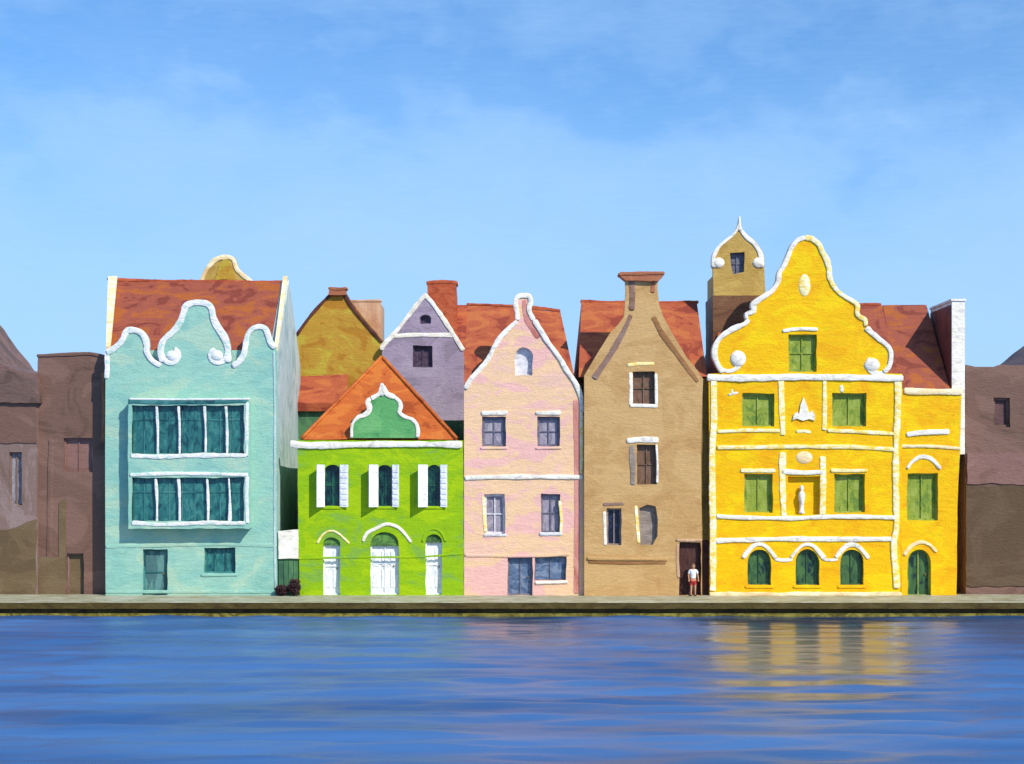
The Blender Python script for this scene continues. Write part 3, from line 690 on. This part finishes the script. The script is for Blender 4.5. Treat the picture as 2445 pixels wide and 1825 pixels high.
# alley between the teal and the lime house: a white beam over a dark green gate, with shrubs in front
t = thing('alley_gate', 'white beam over a dark green gate closing the alley between teal and lime houses', 'gate', (X(688, .06), .06, 0))
part('beam', 'white', t, lambda m: m.prism(wob([(664, 1268), (712, 1264), (713, 1334), (664, 1334)], .8), -.06, .3))
part('gate_panel', 'darkgreen', t, lambda m: [m.box(X(665 + 12 * k), X(676 + 12 * k), .06, .12, 0, Z(1335)) for k in range(4)])
def shrub(px, Y, r, h, label):
    t = thing('shrub', label, 'shrub', (X(px, Y), Y, 0), 'shrubs in front of the alley gate')
    bx = X(px, Y); m = Mesh()
    for k in range(6):
        a = k * 1.05 + rnd.random(); rr = r * .5
        vs = []
        for j in range(4):
            u = j / 3
            for q in range(4):
                b = q * math.pi / 2; w_ = .03 * (1 - .7 * u)
                vs.append((bx + math.cos(a) * rr * u + math.cos(b) * w_, Y + math.sin(a) * rr * u + math.sin(b) * w_, h * .8 * u))
        m.add(vs, [(j * 4 + q, j * 4 + (q + 1) % 4, j * 4 + 4 + (q + 1) % 4, j * 4 + 4 + q) for j in range(3) for q in range(4)])
    m.build('stem', M['bark'], t)
    m = Mesh()
    for k in range(900):
        u = Vector((rnd.gauss(0, 1), rnd.gauss(0, 1), rnd.gauss(0, 1))).normalized() * (rnd.random() ** .4)
        lump = 1 + .35 * noise.noise((u.x * 2 + px, u.y * 2, u.z * 2))
        c = Vector((bx + u.x * r * lump, Y + u.y * r * lump, h * .52 + u.z * h * .5 * lump))
        a = Vector((rnd.gauss(0, 1), rnd.gauss(0, 1), rnd.gauss(0, 1))).normalized(); b = a.orthogonal().normalized(); s = rnd.uniform(.05, .10)
        m.add([c - a * s, c + b * s * .45, c + a * s, c - b * s * .45], [(0, 1, 2, 3)])
    m.build('foliage', M['leaf'], t)
shrub(672, -.42, .36, .62, 'low dark shrub beside the teal house wall in front of the alley gate')
shrub(703, -.5, .34, .95, 'taller dark shrub beside the lime house corner in front of the alley gate')

# ------------------------------------------------------------------ pink house
pl = [(1108, 928), (1123, 903), (1160, 860), (1187, 812), (1210, 785), (1233, 766)]
pt = [(1233, 766), (1231, 746), (1227, 722), (1234, 707), (1250, 703), (1266, 706), (1270, 722), (1266, 740), (1277, 764)]
pr = [(1277, 764), (1293, 790), (1314, 822), (1336, 852), (1357, 886), (1378, 918), (1388, 945), (1392, 985)]
out = curve(pl)[:-1] + curve(pt)[:-1] + curve(pr) + [(1396, 1000), (1397, 1200), (1397, GB), (1108, GB), (1108, 1200)]
H = House('pink_house', 'pink and peach plastered narrow house with pointed white-edged gable', 'house', 'pink', 0, out, 1250)
H.opening(archpoly(1229, 830, 1272, 897, 22), 'window', 'palegrey', 'palegrey', 3)
for a, b, lt in ((1151, 1208, (1152, 1208)), (1283, 1337, (1282, 1336))):
    H.opening(rect(a, 995, b, 1066), 'window', 'greywin', 'slatepane', 6, (1, 1), lintel=('white', [(lt[0] - 3, 987), (lt[1] + 3, 986)], 13, .2), sill=('pink', [(a - 4, 1071), (b + 4, 1070)], 6))
H.opening(rect(1156, 1180, 1206, 1276), 'window', 'greywin', 'palegrey', 6, (1, 1), sill=('palegrey', [(1154, 1279), (1210, 1278)], 7))
H.opening(rect(1292, 1180, 1338, 1272), 'window', 'greywin', 'slatepane', 4, (1, 1), sill=('palegrey', [(1288, 1276), (1342, 1275)], 9))
part('jamb', 'warmwhite', H.t.children[-1], lambda m: m.stroke([(1336, 1196), (1340, 1236), (1339, 1272)], 7, 0, .08))
part('jamb', 'warmwhite', H.t.children[-2], lambda m: m.stroke([(1154, 1186), (1156, 1230), (1160, 1272)], 8, 0, .08))
H.opening(rect(1276, 1330, 1352, 1386), 'window', 'blueglass', 'slatepane', 3, (1, 0), sill=('white', [(1278, 1392), (1356, 1390)], 8, .26), label='wide blue-grey shop window')
H.opening(rect(1212, 1330, 1272, 1421), 'door', 'blueglass', 'slatepane', 4, (1, 0), handle=True, label='blue-grey glazed shop door')
H.strip('string_course', 'white', [(1110, 1142), (1200, 1139), (1300, 1139), (1392, 1140)], 14, .26)
H.strip('ledge', 'pink', [(1110, 1326), (1240, 1328), (1360, 1324)], 8, .16)
H.strip('corner_strip', 'pinkshade', [(1374, 955), (1377, 1100), (1377, 1270), (1376, 1418)], 17, .05, wob=.1)  # rose strip paints the shadow inside the right edge
H.strip('coping', 'white', pl, 15, .26, .4, inset=5, wob=.25)
H.strip('coping', 'white', pt, 15, .26, .4, inset=5, wob=.2)
H.strip('coping', 'white', pr, 14, .30, .4, inset=3, wob=.2)
H.strip('corner_moulding', 'warmwhite', [(1388, 975), (1389, 1060), (1388, 1132)], 8, .32)
H.wall(9, 935, 1110, 1394)
part('gable_shade', 'pinkshade', H.t, lambda m: m.stroke([(1252, 716), (1254, 742), (1262, 768), (1274, 786), (1288, 806)], 14, 0, .05, w2=26))  # painted shadow running down inside the right-hand coping
def pinkroof(m):
    l0, r0 = Pt(1108, 930, .45), Pt(1378, 930, .45); l1, r1 = Pt(1116, 729, 5), Pt(1338, 744, 5)
    bk = [Vector((r0.x, 9.5, r0.z)), Vector((l0.x, 9.5, l0.z))]
    vs = []; NX, NY = 20, 7
    for j in range(NY + 1):
        for i in range(NX + 1):
            p = l0.lerp(r0, i / NX).lerp(l1.lerp(r1, i / NX), j / NY); p += Vector((0, 0, .06 * noise.noise((p.x * .7, p.z * .7, 3)))); vs.append(p)
    fs = [(j * (NX + 1) + i, j * (NX + 1) + i + 1, (j + 1) * (NX + 1) + i + 1, (j + 1) * (NX + 1) + i) for j in range(NY) for i in range(NX)]
    o = len(vs); vs += bk; top = NY * (NX + 1)
    fs += [tuple([o, o + 1] + [top + i for i in range(NX + 1)]), tuple([o] + [j * (NX + 1) + NX for j in range(NY + 1)]), tuple([o + 1] + [j * (NX + 1) for j in range(NY + 1)]), tuple([o, o + 1] + [i for i in range(NX + 1)])]
    m.add(vs, fs)
rf = part('roof', 'roof', H.t, pinkroof)
part('ridge', 'redbrick', rf, lambda m: m.stroke([(1114, 727), (1225, 731), (1338, 742)], 8, 5, .14, .14, wob=.3))

# ------------------------------------------------------------------ tan house
TY = -.35
bo_l = [(1395, 1000), (1395, 897), (1424, 848), (1457, 795), (1476, 775), (1490, 757), (1492, 728), (1494, 690), (1492, 668)]
bo_r = [(1571, 668), (1570, 690), (1574, 728), (1584, 757), (1600, 786), (1613, 809), (1638, 851), (1664, 884), (1679, 905), (1677, 950)]
out = bo_l + bo_r + [(1674, 1100), (1676, 1292), (1676, GB), (1395, GB)]
H = House('tan_house', 'tan plastered narrow house with neck gable and flared brick cap', 'house', 'tan', TY, out, 1535)
w_ = H.opening(rect(1511, 888, 1563, 966), 'window', 'brownpane', 'brownpane', 2, (1, 1), lintel=('warmwhite', [(1497, 872), (1530, 869), (1562, 869)], 8, .08), sill=('white', [(1504, 968), (1570, 970)], 9))  # warm white lintel colour paints a highlight above the window
part('jamb', 'white', w_, lambda m: m.stroke([(1506, 890), (1507, 930), (1506, 968)], 9, TY, .08))
part('jamb', 'white', w_, lambda m: m.stroke([(1566, 893), (1567, 930), (1567, 970)], 8, TY, .08))
w_ = H.opening(rect(1521, 1062, 1567, 1157), 'window', 'brownpane', 'brownpane', 2, (1, 1), lintel=('white', [(1496, 1053), (1530, 1050), (1572, 1051)], 18, .16))
part('jamb', 'greyshut', w_, lambda m: m.stroke([(1508, 1064), (1511, 1110), (1511, 1158)], 19, TY, .09))
part('jamb', 'white', w_, lambda m: m.stroke([(1567, 1062), (1570, 1110), (1569, 1154)], 6, TY, .10))
w_ = H.opening(rect(1449, 1214, 1484, 1302), 'window', 'navy', 'greyshut', 4, (1, 0), lintel=('mauve', [(1440, 1205), (1490, 1203)], 8, .10))
part('jamb', 'white', w_, lambda m: m.stroke([(1443, 1222), (1444, 1260), (1445, 1302)], 8, TY, .08))
w_ = H.opening(wob([(1527, 1212), (1545, 1205), (1566, 1210), (1571, 1240), (1570, 1280), (1558, 1302), (1528, 1302)], .6), 'window', 'greyshut', 'greyshut', 3, (0, 0))
part('jamb', 'warmwhite', w_, lambda m: m.stroke([(1518, 1208), (1521, 1250), (1526, 1298)], 11, TY, .08))
dr = H.opening(wob([(1622, 1296), (1674, 1296), (1674, 1422), (1622, 1422)], .4), 'door', 'maroondark', 'maroondark', 2, handle=False, label='dark maroon passage doorway')  # flat dark maroon paints the shade inside the passage
part('lintel', 'peach', dr, lambda m: m.stroke([(1614, 1290), (1645, 1291), (1676, 1290)], 7, TY, .2))
part('jamb', 'peach', dr, lambda m: m.stroke([(1618, 1300), (1618, 1340), (1620, 1380)], 8, TY, .1))
H.wall(9, 905, 1397, 1674, gap=.9)
H.strip('ledge', 'tan', [(1402, 1333), (1480, 1335), (1594, 1336)], 10, .30)
H.strip('ledge', 'umber', [(1404, 1342), (1500, 1345), (1590, 1344)], 8, .10)
H.strip('gable_moulding', 'mauve', [(1507, 752), (1490, 790), (1462, 840), (1418, 905)], 15, .09, w2=20)  # gable slope mouldings have their shade put into darker browns
H.strip('gable_moulding', 'umber', [(1560, 756), (1580, 795), (1620, 850), (1666, 912)], 17, .09, w2=14)
H.strip('gable_moulding', 'mauve', [(1508, 670), (1510, 705), (1508, 742)], 18, .09)
H.strip('gable_moulding', 'rust', [(1560, 673), (1558, 700)], 13, .07)
def cap(m):
    m.prism(wob([(1480, 651), (1584, 650), (1582, 660), (1570, 672), (1494, 672), (1482, 662)], .8), TY - .22, TY + .62, Yref=TY)
    m.stroke([(1477, 655), (1530, 653), (1587, 652)], 9, TY - .22, .14, .95, wob=.25)
part('gable_cap', 'rust', H.t, cap)
rf = roof_slope('roof', 'roof', H.t, 1382, 1688, .35, 900, 1388, 1664, 5, 722)
part('ridge', 'redbrick', rf, lambda m: m.stroke([(1386, 720), (1500, 723), (1668, 722)], 8, 5, .14, .14, wob=.3))
# alley wall closing the gap towards the yellow house
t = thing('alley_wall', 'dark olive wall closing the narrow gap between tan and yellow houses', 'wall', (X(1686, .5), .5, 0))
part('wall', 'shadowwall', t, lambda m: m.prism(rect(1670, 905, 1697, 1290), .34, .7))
part('doorway', 'maroondark', t, lambda m: m.prism(rect(1670, 1290.5, 1697, 1430), .36, .68))  # dark sheet paints the shade at the foot of the alley

# ------------------------------------------------------------------ ochre tower behind the yellow house
Y = 3.4
tw = [(1702, 640), (1701, 614), (1713, 590), (1731, 574), (1748, 561), (1759, 546), (1766, 520), (1772, 546), (1785, 562), (1804, 577), (1818, 597), (1825, 617), (1825, 640)]
G = House('ochre_tower', 'ochre tower gable with white onion-shaped coping behind the yellow gable', 'tower', 'ochre', Y, curve(tw) + [(1828, 706), (1704, 706)], 1766)
G.opening(wob([(1743, 604), (1778, 602), (1777, 650), (1752, 657), (1747, 640)], .6), 'window', 'slatepane', 'slatepane', 2, (1, 1))
G.wall(body=False)
part('tower_body', 'ochre', G.t, lambda m: m.box(X(1706, Y), X(1826, Y), Y + .42, Y + 3.4, Z(706, Y), Z(655, Y)))
part('lower_wall', 'towershade', G.t, lambda m: m.prism(wob(rect(1702, 706.5, 1832, 900), .8), Y - .06, Y + 3.5, Yref=Y), 'lower wall of the tower with its shade painted brown')  # shadow on the lower tower is put into the brown colour
G.strip('coping', 'white', tw[:6] + [(1763, 534)], 15, .22, .4, inset=5, wob=.2, w2=7)
G.strip('coping', 'white', [(1769, 534)] + tw[7:], 7, .22, .4, inset=5, wob=.2, w2=15)
G.strip('finial', 'white', [(1767, 552), (1766, 536), (1766, 517)], 13, .24, .3, wob=.1, w2=4)
for cx in (1716, 1811): part('scroll', 'white', G.t, lambda m: m.dome(cx, 628, 14, 13, Y, .26))

# ------------------------------------------------------------------ yellow house
yl = [(1722, 892), (1708, 868), (1702, 842), (1708, 818), (1724, 798), (1748, 783), (1776, 771), (1784, 762)]
yl2 = [(1781, 764), (1780, 748), (1797, 742), (1796, 727), (1811, 713), (1839, 694), (1854, 673), (1858, 651), (1869, 634), (1878, 612), (1888, 590), (1902, 573), (1921, 565)]
yr2 = [(1921, 565), (1941, 568), (1959, 583), (1968, 604), (1976, 618), (1982, 640), (1984, 662), (1993, 682), (2010, 700), (2048, 725), (2050, 750), (2068, 762), (2070, 780)]
yr = [(2070, 780), (2096, 803), (2124, 826), (2131, 850), (2126, 875), (2112, 892)]
out = curve(yl)[:-1] + curve(yl2)[:-1] + curve(yr2)[:-1] + curve(yr) + [(2154, 893), (2154, 1100), (2150, GB), (1694, GB), (1694, 1100), (1692, 893)]
H = House('yellow_house', 'bright yellow house with tall white-edged scroll gable and white pilaster bands', 'house', 'yellow', 0, out, 1925)
H.opening(rect(1883, 799, 1950, 888), 'window', 'palegreen', 'palegreen', 4, (1, 1), lintel=('white', [(1868, 791), (1905, 786), (1952, 787)], 11, .22))
for a, b in ((1772, 1849), (1987, 2069)):
    H.opening(rect(a, 939, b, 1018), 'window', 'palegreen', 'palegreen', 4, (1, 0))
    H.opening(rect(a + 5, 1132, b - 4, 1224), 'window', 'palegreen', 'palegreen', 4, (1, 0), lintel=('warmwhite', [(a - 4, 1124), (b + 2, 1124)], 12, .2))
for cx in (1813, 1928, 2034):
    wn = H.opening(archpoly(cx - 28, 1312, cx + 28, 1397, 30), 'window', 'archglass', 'archglass', 3, (1, 0))
    part('arch_trim', 'white', wn, lambda m, cx=cx: m.stroke([(cx - 40, 1333), (cx - 28, 1318), (cx - 14, 1304), (cx, 1300), (cx + 14, 1304), (cx + 28, 1318), (cx + 40, 1334)], 13, 0, .2, wob=.2))
    part('sill', 'yellow', wn, lambda m, cx=cx: m.stroke([(cx - 34, 1402), (cx + 34, 1402)], 7, 0, .16))
for a, b in ((1853, 1888), (1967, 1996)):
    H.strip('impost_band', 'white', [(a - 4, 1335), ((a + b) / 2, 1338), (b + 4, 1336)], 10, .13)
# niche with a standing figure
nh = wob(rect(1882, 1138, 1957, 1229), .6); H.holes.append(nh)
no = part('niche', 'yellow', H.t, lambda m: m.prism(scaled(nh, 4), .304, .40, Yref=0))
k_ = (Z(1160) - Z(1222))
part('statue', 'white', no, lambda m: m.lathe(X(1915), .12, Z(1227), [(.17, 0), (.17, .12), (.13, .14), (.12, .5), (.17, .8), (.20, 1.08), (.13, 1.24), (.07, 1.3), (.11, 1.38), (.12, 1.48), (.08, 1.58), (.02, 1.62)]))
H.wall(9, 915, 1696, 2148)
H.strip('coping', 'white', yl, 16, .26, .4, inset=6, wob=.2)
H.strip('coping', 'white', yl2, 16, .26, .4, inset=5, wob=.22)
H.strip('coping', 'warmwhite', yr2, 16, .26, .4, inset=5, wob=.22)
H.strip('coping', 'white', yr, 17, .26, .4, inset=6, wob=.2)
def sl_(m):
    m.stroke(spiral(1744, 858, 34, 20, R(170), -.55), 13, 0, .18, wob=.2); m.dome(1762, 857, 19, 20, 0, .3)
def sr_(m):
    m.stroke(spiral(2094, 866, 32, 18, R(-10), .62), 16, 0, .2, wob=.25); m.dome(2082, 872, 19, 17, 0, .3)
part('scroll', 'white', H.t, sl_); part('scroll', 'white', H.t, sr_)
H.strip('cornice', 'white', [(1688, 902), (1780, 903), (1900, 901), (2040, 902), (2156, 904)], 20, .36, .2)
H.strip('pilaster', 'warmwhite', [(1704, 896), (1704, 1000), (1700, 1100), (1702, 1250), (1702, 1412)], 20, .22, wob=.14)
H.strip('pilaster', 'warmwhite', [(2144, 908), (2142, 1000), (2138, 1100), (2140, 1250), (2134, 1300), (2142, 1405)], 19, .26, wob=.2)
H.strip('pilaster', 'warmwhite', [(1864, 900), (1866, 960), (1869, 1040)], 18, .16)
H.strip('pilaster', 'warmwhite', [(1968, 906), (1969, 970), (1968, 1028)], 14, .16)
H.strip('pilaster', 'warmwhite', [(1869, 1080), (1868, 1150), (1872, 1234)], 19, .17)
H.strip('pilaster', 'warmwhite', [(1965, 1090), (1965, 1160), (1964, 1230)], 18, .17)
H.strip('niche_lintel', 'white', [(1868, 1126), (1915, 1129), (1964, 1128)], 15, .24)
H.strip('string_course', 'warmwhite', [(1712, 1031), (1790, 1028), (1862, 1029)], 11, .22)
H.strip('string_course', 'warmwhite', [(1975, 1028), (2060, 1032), (2136, 1036)], 12, .22)
H.strip('string_course', 'warmwhite', [(1712, 1069), (1800, 1068), (1920, 1067), (2040, 1068), (2134, 1074)], 13, .24)
H.strip('string_course', 'white', [(1710, 1233), (1760, 1236), (1890, 1238), (1990, 1234), (2138, 1236)], 13, .28)
H.strip('string_course', 'white', [(1704, 1292), (1760, 1290), (1900, 1287), (2000, 1288), (2136, 1287)], 14, .26)
H.strip('plinth', 'cream', [(1694, 1421), (1900, 1420), (2152, 1420)], 17, .3)
part('relief', 'warmwhite', H.t, lambda m: m.dome(1921, 682, 14, 27, 0, .12), 'tall oval plaster relief')
def urn(m):
    m.prism(wob([(1893, 1004), (1896, 990), (1903, 984), (1908, 990), (1911, 968), (1919, 949), (1926, 968), (1932, 986), (1939, 980), (1946, 992), (1945, 1004), (1932, 1000), (1918, 1005), (1904, 1000)], .6, 5), -.09, -.002)
part('relief', 'white', H.t, urn, 'white plaster flame-shaped relief')
part('relief', 'cream', H.t, lambda m: m.dome(1920, 1093, 20, 15, 0, .12), 'cream oval plaster relief')
part('relief', 'warmwhite', H.t, lambda m: m.stroke([(1900, 1031), (1918, 1030), (1936, 1033)], 9, 0, .1))
part('relief', 'white', H.t, lambda m: (m.stroke([(1739, 944), (1750, 940), (1762, 938)], 6, 0, .08), m.stroke([(1748, 930), (1748, 942)], 5, 0, .08)), 'small white painted highlight')  # highlight strokes painted on the yellow wall
part('relief', 'white', H.t, lambda m: m.stroke([(2009, 920), (2010, 938)], 10, 0, .09), 'small white painted highlight')
rf = roof_slope('roof', 'maroonroof' if 'maroonroof' in M else 'tealroof', H.t, 1700, 2150, .45, 914, 1722, 2106, 5, 729)
ridge_cap(rf, 'redbrick', 1724, 2104, 5, 727)

# ------------------------------------------------------------------ narrow yellow wing house
AY = .12
H = House('narrow_yellow_house', 'narrow yellow house with arched green door right of the tall yellow gable', 'house', 'yellow', AY, wob([(2152, 930), (2296, 930), (2292, 1080), (2286, 1200), (2284, GB), (2152, GB)], .5), 2222)
wn = H.opening(rect(2166, 1130, 2240, 1243), 'window', 'palegreen', 'palegreen', 4, (1, 0))
part('arch_trim', 'white', wn, lambda m: m.stroke([(2166, 1120), (2180, 1102), (2202, 1091), (2226, 1098), (2246, 1120)], 12, AY, .2, wob=.3))
dr = H.opening(archpoly(2167, 1312, 2223, 1424, 30), 'door', 'archglass', 'palegreen', 4, (1, 0), handle=True)
part('arch_trim', 'cream', dr, lambda m: m.stroke([(2158, 1326), (2174, 1306), (2196, 1295), (2218, 1300), (2236, 1318)], 12, AY, .18, wob=.25))
H.wall(9, 935, 2160, 2282)
H.strip('cornice', 'cream', [(2158, 934), (2220, 936), (2298, 936)], 19, .3, .2)
H.strip('string_course', 'white', [(2164, 1038), (2200, 1033), (2266, 1031)], 16, .26)
H.strip('string_course', 'cream', [(2150, 1066), (2220, 1066), (2294, 1071)], 10, .2)
rf = roof_slope('roof', 'tealroof', H.t, 2151, 2270, .55, 932, 2107.5, 2212, 5, 729)
pw0, pw1 = X(2273, .6), X(2304, .6)
def partyw(m):
    m.box(pw0, pw1, .6, 5.2, Z(1085, .6), Z(719, .6))
po = part('party_wall', 'white', H.t, partyw, 'tall white end wall rising above the roof')
part('shade_facing', 'maroon', po, lambda m: m.box(pw0 - .05, pw0 - .002, .75, 5.1, Z(930, .6), Z(728, .6)))  # maroon sheet paints the shade on the white wall's left face
part('coping', 'white', po, lambda m: m.box(pw0 - .06, pw1 + .06, .54, 5.26, Z(719, .6) + .003, Z(714, .6)))

# ------------------------------------------------------------------ the person in the passage
def grow_skin(name, verts, edges, root, mat, parent, base, sub=2):
    me = bpy.data.meshes.new(name); me.from_pydata([v[0] for v in verts], edges, [])
    o = bpy.data.objects.new(name + '_build', me); col.objects.link(o)
    sk = o.modifiers.new('skin', 'SKIN'); ss = o.modifiers.new('sub', 'SUBSURF'); ss.levels = sub; ss.render_levels = sub
    for i, v in enumerate(verts):
        r = v[1]; me.skin_vertices[0].data[i].radius = r if isinstance(r, tuple) else (r, r)
        me.skin_vertices[0].data[i].use_root = (i == root)
    dg_ = bpy.context.evaluated_depsgraph_get(); nm = bpy.data.meshes.new_from_object(o.evaluated_get(dg_))
    bpy.data.objects.remove(o)
    nm.name = name; nm.materials.clear(); nm.materials.append(M[mat])
    for p in nm.polygons: p.use_smooth = True; p.material_index = 0
    q = bpy.data.objects.new(name, nm); col.objects.link(q)
    if parent: q.parent = parent
    else: q.location = base
    return q
PB = Vector((X(1655, -.45), -.45, 0))
V = [((0, 0, .95), .14), ((0, .0, 1.12), (.15, .10)), ((0, .01, 1.32), (.17, .11)), ((0, .01, 1.45), (.12, .09)), ((0, 0, 1.53), .055), ((0, -.02, 1.60), .085), ((0, -.02, 1.70), .105), ((0, -.01, 1.78), .075)]
E = [(i, i + 1) for i in range(7)]
def chain(start, pts):
    p = start
    for q in pts: V.append(q); E.append((p, len(V) - 1)); p = len(V) - 1
    return p
for s in (-1, 1):
    chain(0, [((s * .10, 0, .88), .10), ((s * .11, -.03 * (s > 0), .50), .062), ((s * .12, .04 * (s > 0), .10), .042), ((s * .13, .0 + .04 * (s > 0), .045), .042), ((s * .14, -.13 + .04 * (s > 0), .035), .035)])
    w_ = chain(3, [((s * .19, .01, 1.43), .06), ((s * .26, .03, 1.18), .045), ((s * .25 + .03 * (s > 0), -.10, .98), .034), ((s * .25 + .03 * (s > 0), -.14, .93), (.036, .018))])
    bx_, by_, bz_ = V[w_][0]
    for k, L in enumerate((.075, .085, .08, .065)):
        o_ = (k - 1.5) * .02
        chain(w_, [((bx_ + o_, by_ - .03, bz_ - .035), .010), ((bx_ + o_, by_ - .04, bz_ - .035 - L * .55), .009), ((bx_ + o_, by_ - .03, bz_ - .035 - L), .008)])
    chain(w_, [((bx_ - s * .035, by_ - .03, bz_ - .01), .011), ((bx_ - s * .045, by_ - .05, bz_ - .045), .009)])
pers = grow_skin('person', V, E, 0, 'skin', None, PB)
tagp(pers, 'standing person in white shirt and red shorts before the dark maroon passage doorway', 'person')
BASE['person'] = Vector()
SV = [((0, 0, .93), (.175, .13)), ((0, 0, 1.12), (.175, .125)), ((0, .01, 1.32), (.195, .135)), ((0, .01, 1.46), (.13, .10)), ((.20, .01, 1.42), .078), ((.255, .025, 1.24), .066), ((-.20, .01, 1.42), .078), ((-.255, .025, 1.24), .066)]
grow_skin('shirt', SV, [(0, 1), (1, 2), (2, 3), (3, 4), (4, 5), (3, 6), (6, 7)], 0, 'shirt', pers, None)
SH = [((0, 0, .96), (.165, .125)), ((.10, 0, .84), .115), ((.115, -.01, .58), .092), ((-.10, 0, .84), .115), ((-.115, 0, .58), .092)]
grow_skin('shorts', SH, [(0, 1), (1, 2), (0, 3), (3, 4)], 0, 'shorts', pers, None)
def blob(cx, cy, cz, rx, ry, rz, n=12):
    m = Mesh(); prof = []
    vs = []; fs = []
    for j in range(n + 1):
        a = math.pi * j / n
        for i in range(n):
            t = 2 * math.pi * i / n; vs.append((cx + rx * math.sin(a) * math.cos(t), cy + ry * math.sin(a) * math.sin(t), cz + rz * math.cos(a)))
    for j in range(n):
        for i in range(n): fs.append((j * n + i, j * n + (i + 1) % n, (j + 1) * n + (i + 1) % n, (j + 1) * n + i))
    m.add(vs, fs, True); return m
blob(0, .02, 1.755, .115, .12, .095).build('hair', M['hair'], pers)
for s in (-1, 1):
    blob(s * .04, -.115, 1.69, .014, .012, .010).build('eye', M['shoe'], pers)
    blob(s * .105, -.01, 1.68, .014, .028, .036).build('ear', M['skin'], pers)
    blob(s * .135, -.06 + .04 * (s > 0), .035, .055, .13, .04).build('shoe', M['shoe'], pers)
blob(0, -.13, 1.665, .015, .022, .025).build('nose', M['skin'], pers)
blob(0, -.112, 1.625, .030, .010, .007).build('mouth', M['shorts'], pers)
